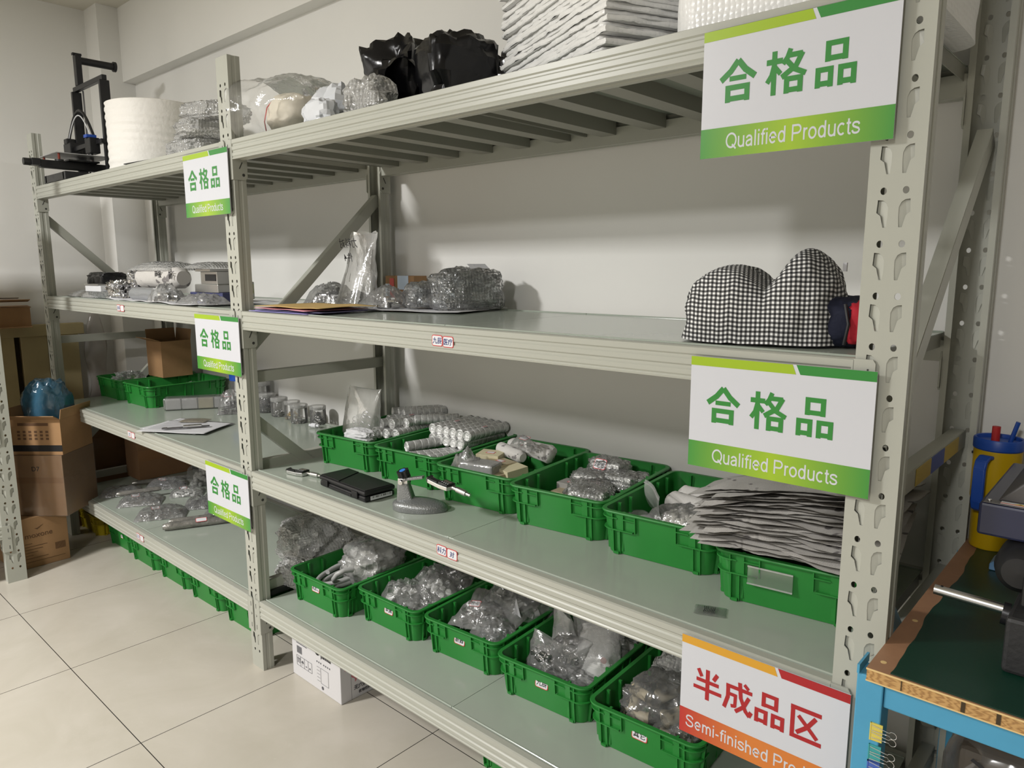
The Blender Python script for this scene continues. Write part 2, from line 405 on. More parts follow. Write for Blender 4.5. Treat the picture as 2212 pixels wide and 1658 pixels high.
def sheet_mb(w, d, seed, amp=0.006, nu=24, nv=18, freq=9, z0=0.0):
    """Single paper sheet with gentle waves, above z=0."""
    return MB().grid(nu, nv, lambda u, v: V(((u - .5) * w, (v - .5) * d, z0 + amp * (1 + nz((u - .5) * w * freq, (v - .5) * d * freq, seed)) * (0.35 + 0.65 * max(abs(2 * u - 1), abs(2 * v - 1))))))
def newsprint(name, tint=1.0, scale=1.0):
    m, nt, p = nm(name)
    a = N(nt, 'ShaderNodeAttribute', attribute_name='pv')
    mp = N(nt, 'ShaderNodeMapping'); nt.links.new(a.outputs['Vector'], mp.inputs[0]); mp.inputs['Scale'].default_value = (5 * scale, 4 * scale, 1)
    def brick(sc, bw, rh, ms, sq):
        b = N(nt, 'ShaderNodeTexBrick'); b.inputs['Scale'].default_value = sc; b.inputs['Brick Width'].default_value = bw; b.inputs['Row Height'].default_value = rh
        b.inputs['Mortar Size'].default_value = ms; b.inputs['Color1'].default_value = (0, 0, 0, 1); b.inputs['Color2'].default_value = (0.5, 0.5, 0.5, 1); b.inputs['Mortar'].default_value = (1, 1, 1, 1)
        nt.links.new(mp.outputs[0], b.inputs['Vector']); return b.outputs['Color']
    lines = brick(11, 0.9, 0.16, 0.05, 1)
    big = N(nt, 'ShaderNodeTexNoise'); big.inputs['Scale'].default_value = 1.3; nt.links.new(mp.outputs[0], big.inputs['Vector'])
    fine = N(nt, 'ShaderNodeTexNoise'); fine.inputs['Scale'].default_value = 60; nt.links.new(mp.outputs[0], fine.inputs['Vector'])
    base = (0.60 * tint, 0.58 * tint, 0.55 * tint)
    tx = mixc(nt, ramp(nt, fine.outputs[0], [(0.42, 0.0), (0.58, 1.0)]), base, (0.10, 0.10, 0.10))
    l = mixc(nt, lines, tx, base)
    pic = mixc(nt, ramp(nt, fine.outputs[0], [(0.3, 0.0), (0.8, 1.0)]), (0.10, 0.10, 0.11), (0.32, 0.29, 0.27))
    nt.links.new(mixc(nt, ramp(nt, big.outputs[0], [(0.60, 0.0), (0.63, 1.0)]), l, pic), p.inputs['Base Color'])
    p.inputs['Roughness'].default_value = 0.75
    return m
NEWS = newsprint('newsprint'); NEWSL = newsprint('newsprint_light', 1.12, 0.7)
FOAM = mat('white_foam', (0.80, 0.78, 0.74), 0.55, bs=0.5, bscale=55, bdist=0.004)
# ---------------------------------------------------------------- room shell
YW = 0.64; XL = -2.46; XC = -2.28; YC = 0.465; ZC = 2.77
def floor_mat():
    m, nt, p = nm('polished_floor_tile')
    co = coord(nt)
    sx = N(nt, 'ShaderNodeSeparateXYZ'); nt.links.new(co, sx.inputs[0])
    def line(sock, off):
        a = N(nt, 'ShaderNodeMath', operation='SUBTRACT'); nt.links.new(sock, a.inputs[0]); a.inputs[1].default_value = off
        b = N(nt, 'ShaderNodeMath', operation='DIVIDE'); nt.links.new(a.outputs[0], b.inputs[0]); b.inputs[1].default_value = 0.5987
        c = N(nt, 'ShaderNodeMath', operation='PINGPONG'); nt.links.new(b.outputs[0], c.inputs[0]); c.inputs[1].default_value = 0.5
        d = N(nt, 'ShaderNodeMath', operation='LESS_THAN'); nt.links.new(c.outputs[0], d.inputs[0]); d.inputs[1].default_value = 0.0022
        return d.outputs[0]
    mx = N(nt, 'ShaderNodeMath', operation='MAXIMUM')
    nt.links.new(line(sx.outputs[0], -1.1103), mx.inputs[0]); nt.links.new(line(sx.outputs[1], -0.4393), mx.inputs[1])
    n1 = noi(nt, co, 3.0, 5, 0.6, 0.8); n2 = noi(nt, co, 28.0, 6, 0.7, 2.0)
    base = ramp(nt, n1, [(0.3, srgb(180, 174, 161)), (0.7, srgb(191, 185, 174))])
    base = mixc(nt, ramp(nt, n2, [(0.62, 0.0), (0.75, 0.35)]), base, srgb(201, 196, 187))
    nt.links.new(mixc(nt, mx.outputs[0], base, (0.03, 0.028, 0.025)), p.inputs['Base Color'])
    p.inputs['Roughness'].default_value = 0.22; p.inputs['Specular IOR Level'].default_value = 0.35
    return m
struct('floor', MB().box(XL - 0.2, -5, -0.1, 5, YW + 0.2, 0), floor_mat())
struct('ceiling', MB().box(XL - 0.2, -5, ZC, 5, YW + 0.2, ZC + 0.1), CEILM)
struct('wall_back', MB().box(XL - 0.2, YW, 0, 5, YW + 0.2, ZC), WALLM)
struct('wall_left', MB().box(XL - 0.2, -5, 0, XL, YW, ZC), WALLM)
FAR = mat('far_wall_low_bounce', (0.30, 0.29, 0.27), 0.8)  # grey darkened to cut the bounce from these unseen walls
struct('wall_right', MB().box(4.8, -5, 0, 5, YW, ZC), FAR)
struct('wall_front', MB().box(XL, -5, 0, 4.8, -4.8, ZC), FAR)
struct('trim_1', MB().box(XL, YC, 0, XC, YW, ZC), WALLM)          # corner column
struct('trim_2', MB().box(XC, 0.575, 2.385, 4.8, YW, ZC), WALLM)  # beam under the ceiling

# ---------------------------------------------------------------- shelving rack
ZS = [0.2536, 0.7076, 1.2313, 1.7538]
XR = 1.9179; PW = 0.0727; PD = 0.04; DEP = 0.60; BH = 0.0594; HT = 2.0
XP = [-1.9218, 0.0, XR]          # right edge of each upright
rack = thing('shelving_rack', 'long grey-white two-bay steel shelving rack with four shelf levels along the back wall', 'shelving rack', (0, 0, 0))
def upright_mb():
    """x from -PW to 0, front face at y=0, open to +y, z 0..HT."""
    mb = MB()
    zs = [0.8055 + 0.0741 * k for k in range(-10, 16)]
    zs = [z for z in zs if 0.05 < z < HT - 0.03]
    splines = [[(-PW, 0), (0, 0), (0, HT), (-PW, HT)]]
    flaps = []
    for z in zs:
        for side in (0, 1):
            cx = -PW + 0.0217 if side == 0 else -0.0217
            sg = 1 if side == 0 else -1
            splines.append([(cx + 0.0043 * math.cos(a), z + 0.0052 * math.sin(a)) for a in [2 * math.pi * i / 12 for i in range(12)]])
            t = [(-6.5, -12), (-7.5, -30), (-2, -34.5), (2, -51), (6.5, -51), (7.6, -36), (7.6, -23), (4.5, -16), (0, -12.8)]
            pts = [(cx + sg * u / 1000, z + w / 1000) for u, w in t]
            if pts[3][1] > 0.02:
                splines.append(pts); flaps.append((sg, pts))
    c = bpy.data.curves.new('slots', 'CURVE'); c.dimensions = '2D'; c.fill_mode = 'BOTH'
    for pl in splines:
        s = c.splines.new('POLY'); s.points.add(len(pl) - 1); s.use_cyclic_u = True
        for q, p in zip(s.points, pl): q.co = (p[0], p[1], 0, 1)
    o = bpy.data.objects.new('slots', c); COL.objects.link(o)
    me = bpy.data.meshes.new_from_object(o.evaluated_get(bpy.context.evaluated_depsgraph_get()))
    vs = [v.co.copy() for v in me.vertices]; fs = [tuple(p.vertices) for p in me.polygons]
    bpy.data.objects.remove(o); bpy.data.curves.remove(c); bpy.data.meshes.remove(me)
    def yb(x, inner):    # shallow crease down the middle of the front face
        d = abs(x + PW / 2)
        return max(0.0, 0.0012 - d * 0.35) + (0.0018 if inner else 0)
    mb.add([(v.x, yb(v.x, False), v.y) for v in vs], fs)
    mb.add([(v.x, yb(v.x, True), v.y) for v in vs], [tuple(reversed(f)) for f in fs])
    for sg, pts in flaps:                                  # the pressed-in tongue of every slot
        xs = [p[0] for p in pts]; xi = max(xs) if sg > 0 else min(xs); w = max(xs) - min(xs)
        vv = [(p[0], 0.0006 + 0.0042 * min(1, abs(p[0] - xi) / w * 1.25), p[1]) for p in pts]
        mb.add(vv, [tuple(range(len(vv)))])
    for s_, x0 in ((1, 0.0), (-1, -PW)):                     # ribbed sides and inward lips
        prof = [(0, 0), (0, 0.012), (-0.002, 0.015), (-0.002, 0.024), (0, 0.027), (0, PD), (-0.012, PD), (-0.012, PD - 0.002), (-0.002, PD - 0.002), (-0.0018, 0.028), (-0.004, 0.025), (-0.004, 0.014), (-0.0018, 0.011), (-0.0018, 0.001)]
        poly = [(x0 + s_ * u, y) for u, y in prof]
        mb.prism(poly if s_ > 0 else list(reversed(poly)), 0, HT, 'z')
    return mb
U0 = mk('upright', upright_mb(), RACK, rack, loc=(XP[0], 0, 0))
for i, x in enumerate(XP):
    if i: dup(U0, rack, (x, 0, 0))
    dup(U0, rack, (x - PW, DEP, 0), math.pi)
def beam_mb(x0, x1):
    prof = [(0, 0), (-0.004, -0.002), (-0.004, -0.013), (-0.0015, -0.016), (-0.0015, -0.020), (-0.004, -0.023), (-0.004, -0.032), (-0.0015, -0.035), (-0.0015, -0.039), (-0.004, -0.042), (-0.004, -0.050), (-0.002, -0.053), (-0.004, -0.056), (-0.003, -BH), (0.006, -BH), (0.009, -0.0565), (0.020, -0.0565), (0.023, -BH), (0.036, -BH), (0.036, -0.016), (0.0185, -0.016), (0.0185, -0.002), (0.016, 0)]
    return MB().prism(list(reversed(prof)), x0, x1, 'x')
def conn_mb():
    """Left-end connector; origin at the upright's front right edge, beam top at z=0."""
    mb = MB()
    poly = [(-0.030, -0.006), (-0.026, 0.0), (0.001, 0.0), (0.001, -0.119), (-0.030, -0.119)]
    mb.prism(poly, -0.0045, -0.001, 'y')
    sp = [(-0.0045, -0.002), (-0.0045, -0.119), (0.036, -0.119), (0.0435, -0.112), (0.0435, -BH + 0.004), (0.02, -0.002)]
    mb.prism(sp, 0.0005, 0.004, 'x')
    mb.mi = 1
    mb.cyl((0.002, 0.030, -0.104), (0.0046, 0.030, -0.104), 0.0046, n=14)
    mb.beam((0.0042, 0.017, -0.086), (0.0042, 0.027, -0.066), 0.0008, 0.003)
    for z in (-0.022, -0.098): mb.box(-0.021, -0.0049, z - 0.008, -0.0185, -0.0044, z + 0.008)
    mb.cyl((-0.0205, -0.0049, -0.057), (-0.0205, -0.004, -0.057), 0.004, n=14)
    mb.mi = 0
    mb.cyl((-0.0205, -0.0058, -0.0565), (-0.0205, -0.004, -0.0565), 0.0028, n=12)
    return mb
PUNCH = mat('dark_punch_hole', (0.05, 0.05, 0.045), 0.8)
CM = mk('beam_connector', conn_mb(), [RACK, PUNCH]).data
cmr = conn_mb(); cmr.xf(Matrix.Scale(-1, 4, (1, 0, 0))); cmr.f = [tuple(reversed(f)) for f in cmr.f]
CMR = mk('beam_connector', cmr, [RACK, PUNCH]).data
for o in list(COL.objects):
    if o.name.startswith('beam_connector'): bpy.data.objects.remove(o)
def part(name, me, parent, loc=(0, 0, 0), rz=0):
    o = bpy.data.objects.new(name, me); COL.objects.link(o); o.parent = parent; o.location = loc; o.rotation_euler.z = rz
    return o
BAYS = [(XP[0], XP[1] - PW), (XP[1], XP[2] - PW)]
def deck_mb(x0, x1, ribs):
    mb = MB()
    y0, y1 = 0.0195, DEP - 0.0195
    mb.box(x0, y0, -0.0025, x1, y1, -0.0005)
    mb.cyl((x0, y0 + 0.002, 0.0002), (x1, y0 + 0.002, 0.0002), 0.0024, n=10)
    mb.cyl((x0, y1 - 0.002, 0.0002), (x1, y1 - 0.002, 0.0002), 0.0024, n=10)
    mb.mi = 1
    for k in range(ribs):
        x = x0 + (x1 - x0) * (k + 0.5) / ribs
        mb.box(x - 0.024, y0 + 0.018, -0.036, x + 0.024, y1 - 0.018, -0.0026)
    mb.box(x0 + 0.001, y0 + 0.0175, -0.03, x0 + 0.003, y1 - 0.0175, -0.0026)
    mb.box(x1 - 0.003, y0 + 0.0175, -0.03, x1 - 0.001, y1 - 0.0175, -0.0026)
    return mb
for b, (x0, x1) in enumerate(BAYS):
    bm0 = bd = None
    for z in ZS:
        for rear in (0, 1):
            if bm0 is None:
                bm0 = mk('beam', beam_mb(-(x1 - x0) / 2 + 0.0005, (x1 - x0) / 2 - 0.0005), RACK, rack)
                o = bm0
            else: o = part('beam', bm0.data, rack)
            o.location = ((x0 + x1) / 2, DEP if rear else 0, z)
            o.rotation_euler.z = math.pi if rear else 0
            h = (x1 - x0) / 2
            part('beam_connector', CM, o, (-h, 0, 0)); part('beam_connector', CMR, o, (h, 0, 0))
        xm = (x0 + x1) / 2
        for k, (a, c) in enumerate(((x0 + 0.006, xm - 0.0008), (xm + 0.0008, x1 - 0.006))):
            if bd is None:
                bd = mk('shelf_deck', deck_mb(0, c - a, 6), [DECK, DECKU], rack); o = bd
            else: o = part('shelf_deck', bd.data, rack)
            o.location = (a, 0, z)
def chan(p0, p1, up):
    """Open C channel seen from its web."""
    mb = MB(); p0, p1 = V(p0), V(p1); d = (p1 - p0).normalized(); u = V(up); n = V((1, 0, 0))
    w, h, t = 0.034, 0.026, 0.002
    a = d.cross(n).normalized()
    for off, sw, sh in ((n * (h / 2), w, t), (a * (w / 2) , t, h), (a * (-w / 2), t, h)):
        mb.beam(p0 + off, p1 + off, sw, sh, n)
    return mb
for xe, kind in ((XP[0], 'L'), (XP[1], 'M'), (XP[2], 'R')):
    x = xe - PW / 2
    flip = kind == 'L'
    def seg(name, y0, z0, y1, z1):
        e = 0.0012 if name[0] == 'd' else -0.0009
        mk(name, chan((x + e, y0, z0), (x + e, y1, z1), (0, 0, 1)), RACK, rack)
    seg('horizontal_brace', 0.012, 1.012, DEP - 0.012, 1.012)
    seg('horizontal_brace', 0.012, 0.268 + 0.02, DEP - 0.012, 0.268 + 0.02)
    if flip:
        seg('diagonal_brace', 0.015, 1.625, DEP - 0.02, 1.08); seg('diagonal_brace', 0.015, 0.39, DEP - 0.02, 0.94)
    else:
        seg('diagonal_brace', DEP - 0.03, 1.615, 0.015, 1.09)
        seg('diagonal_brace', 0.02, 0.885, DEP - 0.02, 0.37)
        seg('horizontal_brace', 0.012, 0.712, DEP - 0.012, 0.712)
TAPEB = mat('blue_tape', srgb(70, 92, 160), 0.4); TAPEY = mat('yellow_tape', srgb(190, 165, 80), 0.4)
x = XR - PW / 2
mk('tape_strip', MB().box(x + 0.0135, 0.30, 0.997, x + 0.0146, 0.40, 1.027), TAPEB, rack)['label'] = 'blue strip of tape'
mk('tape_strip', MB().box(x + 0.0135, 0.40, 0.997, x + 0.0146, 0.52, 1.027), TAPEY, rack)['label'] = 'yellow strip of tape'
mk('tape_strip', MB().box(x + 0.0135, 0.20, 0.997, x + 0.0146, 0.30, 1.027), TAPEY, rack)['label'] = 'yellow strip of tape'

# handwritten stickers on the beams
def sticker_mb(txt, w, h, ink=1, size=None, red=2):
    """Rounded white sticker with a red edge; faces -Y, centred; materials white, ink, red."""
    mb = MB()
    def rr(a, b, r):
        p = []
        for cx, cz, a0 in ((a - r, b - r, 0), (-a + r, b - r, 90), (-a + r, -b + r, 180), (a - r, -b + r, 270)):
            for k in range(5):
                t = R(a0 + 22.5 * k); p.append((cx + r * math.cos(t), cz + r * math.sin(t)))
        return p
    mb.mi = red; mb.prism(rr(w / 2, h / 2, 0.2 * h), -0.0003, 0, 'y')
    mb.mi = 0; mb.prism(rr(w / 2 - 0.0018, h / 2 - 0.0018, 0.16 * h), -0.0006, -0.0003, 'y')
    if txt:
        mb.mi = 1
        t = text_mb(txt, size or h * 0.62, 0.012, depth=0.0001, shear=0.12)
        s = min(1, (w * 0.86) / t.w)
        t.m = [1] * len(t.f)
        mb.join(t, Matrix.Translation((0, -0.0008, 0)) @ Matrix.Scale(s, 4, (1, 0, 0)))
    return mb
def beam_sticker(x, z, a, b, w=0.036, h=0.026):
    for k, t in enumerate((a, b)):
        o = mk('sticker', sticker_mb(t, w, h), [WHITE, INKN, REDP], rack, loc=(x + (k - 0.5) * (w + 0.001), -0.0046, z - 0.001 * k))
        o['label'] = 'white red-edged handwritten sticker'
beam_sticker(0.940, 1.198, '九辰', '医疗')
beam_sticker(0.942, 0.684, '科力', '对')
beam_sticker(-0.990, 1.206, '天科', '')
beam_sticker(-0.992, 0.678, '力', '')
beam_sticker(-0.993, 0.229, '江力', '')

# ---------------------------------------------------------------- hanging signs
def grad_mat(name, c0, c1, mode):
    m, nt, p = nm(name)
    co = coord(nt); sx = N(nt, 'ShaderNodeSeparateXYZ'); nt.links.new(co, sx.inputs[0])
    a = N(nt, 'ShaderNodeMath', operation='MULTIPLY_ADD'); nt.links.new(sx.outputs[0], a.inputs[0])
    a.inputs[1].default_value = 1 / 0.3; a.inputs[2].default_value = 0.5
    st = [(0.0, c0), (0.5, c1), (1.0, c0)] if mode else [(0.0, c0), (0.45, c1), (1.0, c1)]
    nt.links.new(ramp(nt, a.outputs[0], st), p.inputs['Base Color']); p.inputs['Roughness'].default_value = 0.35
    return m
SG = mat('sign_green', srgb(48, 128, 53), 0.35); SL = mat('sign_lime', srgb(150, 178, 33), 0.35)
SGR = grad_mat('sign_green_gradient', srgb(59, 136, 52), srgb(150, 181, 33), 1)
SR = mat('sign_red', srgb(162, 31, 36), 0.35); SO = mat('sign_orange', srgb(204, 150, 43), 0.35)
SRR = grad_mat('sign_red_gradient', srgb(176, 40, 40), srgb(202, 117, 48), 0)
SWH = mat('sign_white', (0.56, 0.57, 0.61), 0.35)
def sign(x0, x1, z0, z1, zh, en, red, label, tilt=0.0):
    w, h = x1 - x0, z1 - z0
    root = tag(mk('hanging_sign', MB().box(-w / 2, -0.0012, -h / 2, w / 2, 0.0012, h / 2), SWH, loc=((x0 + x1) / 2, -0.0125, (z0 + z1) / 2)), label, 'sign', 'shelf signs')
    root.rotation_euler.y = tilt
    bt = h * 0.078
    mk('colour_band', MB().prism([(-w / 2, h / 2), (-w / 2, h / 2 - bt), (0.105 * w, h / 2 - bt), (0.085 * w, h / 2)], -0.0016, -0.0012, 'y'), SO if red else SL, root)['label'] = ('orange' if red else 'lime green') + ' top band'
    mk('colour_band', MB().prism([(0.105 * w, h / 2), (0.128 * w, h / 2 - bt), (w / 2, h / 2 - bt), (w / 2, h / 2)], -0.0016, -0.0012, 'y'), SR if red else SG, root)['label'] = ('red' if red else 'dark green') + ' top band'
    hb = h * (0.235 if not red else 0.255)
    mk('bottom_strip', MB().box(-w / 2, -0.0016, -h / 2, w / 2, -0.0012, -h / 2 + hb), SRR if red else SGR, root)
    n = len(zh); mb = MB()
    xs = [-0.295, -0.035, 0.215] if n == 3 else [-0.32, -0.125, 0.07, 0.275]
    gs = h * (0.335 if n == 3 else 0.315)
    for c, fx in zip(zh, xs):
        mb.join(glyph_mb(c, gs * (0.92 if n == 3 else 0.9), gs * 0.97), Matrix.Translation((fx * w, -0.0016, 0.085 * h if n == 3 else 0.075 * h)))
    mk('lettering', mb, SR if red else SG, root)['label'] = 'large Chinese characters'
    t = latin_mb(en, h * 0.122)
    s = w * (0.70 if not red else 0.92) / t.w
    mk('lettering', MB().join(t, Matrix.Translation((0.0, -0.0017, -h / 2 + hb * 0.5 - h * 0.054)) @ Matrix.Scale(s, 4, (1, 0, 0))), SWH, root)['label'] = 'white English lettering'
    return root
Q = ('合格品', 'Qualified Products', 0)
sign(1.585, 1.878, 1.5415, 1.737, *Q, 'large green and white sign on the top beam at the right end')
sign(1.583, 1.8815, 1.0235, 1.2155, *Q, 'large green and white sign below the checkered bundle at the right end of the rack')
sign(1.585, 1.879, 0.513, 0.7045, '半成品区', 'Semi-finished Products', 1, 'red and orange sign hanging at the lower right beside the blue workbench leg')
sign(-0.312, -0.008, 1.5325, 1.732, *Q, 'highest green sign of the left bay, beside the middle upright under the foam roll')
sign(-0.308, -0.003, 1.022, 1.211, *Q, 'green sign by the middle upright just above the open green crates of the left bay')
sign(-0.304, -0.005, 0.5005, 0.694, *Q, 'green sign by the middle upright, lowest of the three, over the flat bags of screws')
# ---------------------------------------------------------------- green crates
CA, CB, CH = 0.1275, 0.188, 0.1035      # half base width, half base depth, height
def rrect(a, b, r, z, n=6):
    p = []
    for cx, cy, a0 in ((a - r, b - r, 0), (-a + r, b - r, 90), (-a + r, -b + r, 180), (a - r, -b + r, 270)):
        for k in range(n + 1):
            t = R(a0 + 90 * k / n); p.append((cx + r * math.cos(t), cy + r * math.sin(t), z))
    return p
def crate_mb(CH=CH):
    mb = MB(); T = 0.0095                 # taper of each wall from base to rim
    ha = lambda z: CA + T * z / CH
    hb = lambda z: CB + T * z / CH
    r = 0.024
    rings = [rrect(CA, CB, r, 0.0), rrect(ha(CH - 0.005), hb(CH - 0.005), r, CH - 0.005), rrect(ha(CH) + 0.0075, hb(CH) + 0.0075, r + 0.007, CH - 0.005),
             rrect(ha(CH) + 0.0085, hb(CH) + 0.0085, r + 0.008, CH - 0.0025), rrect(ha(CH) + 0.0075, hb(CH) + 0.0075, r + 0.007, CH),
             rrect(ha(CH) - 0.003, hb(CH) - 0.003, r - 0.004, CH), rrect(CA - 0.003, CB - 0.003, r - 0.004, 0.004)]
    mb.loft(rings, True, True, True)
    # flanges running round every corner
    for z in (CH * 0.84, CH * 0.57):
        for sx in (1, -1):
            for sy in (1, -1):
                a, b = ha(z), hb(z)
                def path(e):
                    aa, bb, rr_ = a + e, b + e, r + e
                    pts = [(aa, b - (0.052 if z < CH * 0.6 else 0.034))]
                    pts += [(aa - rr_ + rr_ * math.cos(R(t)), bb - rr_ + rr_ * math.sin(R(t))) for t in range(0, 91, 15)]
                    pts += [(a - (0.078 if z < CH * 0.6 else 0.032), bb)]
                    return pts
                po, pi = path(0.0075), path(-0.001)
                n = len(po)
                vs = [(sx * x_, sy * y_, zz) for zz in (z - 0.0013, z + 0.0013) for pl in (pi, po) for x_, y_ in pl]
                fs = []
                for k in range(n - 1):
                    for q in ((k, k + 1, n + k + 1, n + k), (2 * n + k, 3 * n + k, 3 * n + k + 1, 2 * n + k + 1), (n + k, n + k + 1, 3 * n + k + 1, 3 * n + k)):
                        fs.append(q if sx * sy > 0 else tuple(reversed(q)))
                mb.add(vs, fs)
    zt, zm = CH - 0.004, CH * 0.57
    def vrib(u, z0, z1, w, side, prot=0.0065):
        # rib on the wall `side` (0 front, 1 back, 2 right, 3 left) at offset u along it
        for s0 in (1,):
            def P(uu, z, e):
                if side < 2: return (uu, (-1 if side == 0 else 1) * (hb(z) + e), z)
                return ((1 if side == 2 else -1) * (ha(z) + e), uu, z)
            vs = [P(u - w / 2, z0, -0.001), P(u + w / 2, z0, -0.001), P(u + w / 2, z0, prot), P(u - w / 2, z0, prot),
                  P(u - w / 2, z1, -0.001), P(u + w / 2, z1, -0.001), P(u + w / 2, z1, prot), P(u - w / 2, z1, prot)]
            fs = [(0, 1, 2, 3), (7, 6, 5, 4), (3, 2, 6, 7), (0, 3, 7, 4), (1, 5, 6, 2)]
            mb.add(vs, fs if side in (1, 2) else [tuple(reversed(f)) for f in fs])
    for side in range(4):
        half = CA if side < 2 else CB
        for s_ in (1, -1):
            vrib(s_ * (half - 0.020), zm, zt, 0.0022, side)
            vrib(s_ * (half - 0.040), zm, zt, 0.0155, side, 0.0045)
            vrib(s_ * (half - 0.078), zm, zt, 0.0025, side)
            vrib(s_ * (half - 0.062), CH * 0.84 - 0.0012, CH * 0.84 + 0.0012, 0.030, side)
            vrib(s_ * (half - 0.027), CH * 0.84 - 0.0012, CH * 0.84 + 0.0012, 0.012, side)
            vrib(s_ * (half - 0.022), 0.0, zm, 0.0022, side)
            vrib(s_ * (half - 0.038), 0.0, zm, 0.0022, side, 0.005)
            vrib(s_ * (half - 0.030), -0.0, 0.006, 0.012, side, 0.0085)
        if side > 1:
            for u in (-0.02, 0.02): vrib(u, 0.0, zt, 0.003, side)
    for s_ in (1, -1):                     # stacking ribs inside
        for u in (-0.13, -0.075, 0.075, 0.13):
            mb.cbox((s_ * (CA - 0.001), u, CH * 0.52), (0.008, 0.006, CH * 0.9))
        for u in (-0.085, 0.085):
            mb.cbox((u, s_ * (CB - 0.001), CH * 0.52), (0.006, 0.008, CH * 0.9))
    return mb
CRATE = mk('parts_crate', crate_mb(), GREEN, smooth=30).data
bpy.data.objects.remove(bpy.data.objects['parts_crate'])
def crate(fl, z, deg, label, group='green parts crates', sticker=None, sx=0.0, me=None, mat_=None):
    """fl = front-left corner of the rim (x, y)."""
    a = R(deg); hw, hd = CA + 0.017, CB + 0.017
    cx = fl[0] + hw * math.cos(a) - hd * math.sin(a); cy = fl[1] + hw * math.sin(a) + hd * math.cos(a)
    o = bpy.data.objects.new('parts_crate', me or CRATE); COL.objects.link(o)
    o.location = (cx, cy, z + 0.0003); o.rotation_euler.z = a
    tag(o, label, 'crate', group)
    if sticker:
        s = mk('sticker', sticker_mb(sticker, 0.040, 0.026), [WHITE, INKB, REDP], o, loc=(sx, -(CB + 0.0095 * 0.62 + 0.0003), CH * 0.66))
        s.rotation_euler.x = -math.atan2(0.0095, CH); s['label'] = 'white red-edged sticker with black handwriting'
    return o
z2, z1 = ZS[1], ZS[0]
C2 = [crate((0.047, 0.205), z2, 7, 'green crate nearest the middle upright, holding a zip bag, wrapped rolls and white cloth'),
      crate((0.345, 0.222), z2, 5, 'green crate piled with clear rolls in neat rows, second from the middle upright'),
      crate((0.655, 0.208), z2, 5, 'green crate holding newspaper rolls and small boxes, behind the micrometer stand'),
      crate((0.948, 0.200), z2, 7, 'green crate holding bubble-wrapped packets, between the boxes crate and the newspaper crate'),
      crate((1.240, 0.200), z2, 5, 'green crate with zip bags of white caps and newspaper rolls'),
      crate((1.553, 0.152), z2, 7, 'green crate buried under the pile of newspapers at the right upright')]
C1 = [crate((0.040, 0.085), z1, 2.5, 'green crate on the lowest shelf holding a hose coil and a big clear bag', sticker='机加工', sx=-0.0),
      crate((0.333, 0.150), z1, 1.5, 'green crate on the lowest shelf with tilted zip bags, right of the hose crate', sticker='金属', sx=0.01),
      crate((0.640, 0.162), z1, 4, 'green crate on the lowest shelf with thin sleeves and a red-edged tag on its bags', sticker='新商', sx=0.0),
      crate((0.948, 0.150), z1, 4, 'green crate on the lowest shelf with tall upright clear bags, fourth from the upright', sticker='九辰', sx=0.005),
      crate((1.255, 0.142), z1, 3, 'green crate on the lowest shelf holding cream tube fittings, behind the red sign', sticker='其它', sx=-0.005)]
CL = [crate((-1.640, 0.200), z2, 2, 'front green crate on the left bay middle shelf, nearest the wrapped packs'),
      crate((-1.965, 0.190), z2, 2, 'green crate on the left bay middle shelf beside the open carton, farthest left')]
CF = [crate((-1.700, 0.090), 0, 2, 'green crate on the floor under the left bay, next to the yellow crate', 'green crates on the floor under the left bay', sticker='周材', sx=0.03),
      crate((-1.400, 0.085), 0, 1, 'green crate on the floor under the left bay, second from the yellow crate', 'green crates on the floor under the left bay'),
      crate((-1.095, 0.090), 0, 1, 'green crate on the floor under the left bay, third from the yellow crate', 'green crates on the floor under the left bay'),
      crate((-0.790, 0.090), 0, 1, 'green crate on the floor under the left bay, fourth from the yellow crate', 'green crates on the floor under the left bay'),
      crate((-0.480, 0.090), 0, 1, 'green crate on the floor under the left bay, nearest the middle upright', 'green crates on the floor under the left bay')]
crate((0.86, 0.150), 0, 0, 'green crate on the floor under the right bay, just visible at the bottom edge')
# ---------------------------------------------------------------- top shelf, left bay
z4, z3 = ZS[3], ZS[2]
pr = thing('printer_machine', 'black open-frame desktop 3D printer at the far left end of the top shelf', '3D printer', (-1.70, 0.20, z4))
def bar(mb, p0, p1, w=0.02, h=0.02):
    """Slotted aluminium extrusion."""
    return mb.beam(p0, p1, w, h)
mb = MB()
for x in (-0.13, 0.13): bar(mb, (x, -0.185, 0.024), (x, 0.22, 0.024), 0.036, 0.036)
bar(mb, (-0.13, -0.17, 0.024), (0.13, -0.17, 0.024), 0.03, 0.034); bar(mb, (-0.19, 0.0, 0.026), (0.19, 0.0, 0.026), 0.04, 0.036)
mk('base_frame', mb, BLACKM, pr, bev=0.002)
mb = MB(); bar(mb, (0.03, -0.25, 0.078), (0.03, 0.22, 0.078), 0.04, 0.034); mb.box(0.002, -0.285, 0.068, 0.058, -0.25, 0.098)
mk('bed_rail', mb, BLACKM, pr, bev=0.002)
mk('tension_knob', MB().cyl((0.03, -0.312, 0.082), (0.03, -0.285, 0.082), 0.016, n=12), BLACKP, pr, smooth=30)
BEDG = mat('bed_edge', (0.35, 0.35, 0.36), 0.35)
mk('print_bed', MB().box(-0.10, -0.21, 0.120, 0.135, 0.03, 0.1235), [BEDG], pr, bev=0.001)
mk('bed_carriage', MB().box(-0.06, -0.15, 0.094, 0.10, -0.02, 0.100), BLACKM, pr)
SPR = mat('red_spring', srgb(130, 50, 34), 0.5)
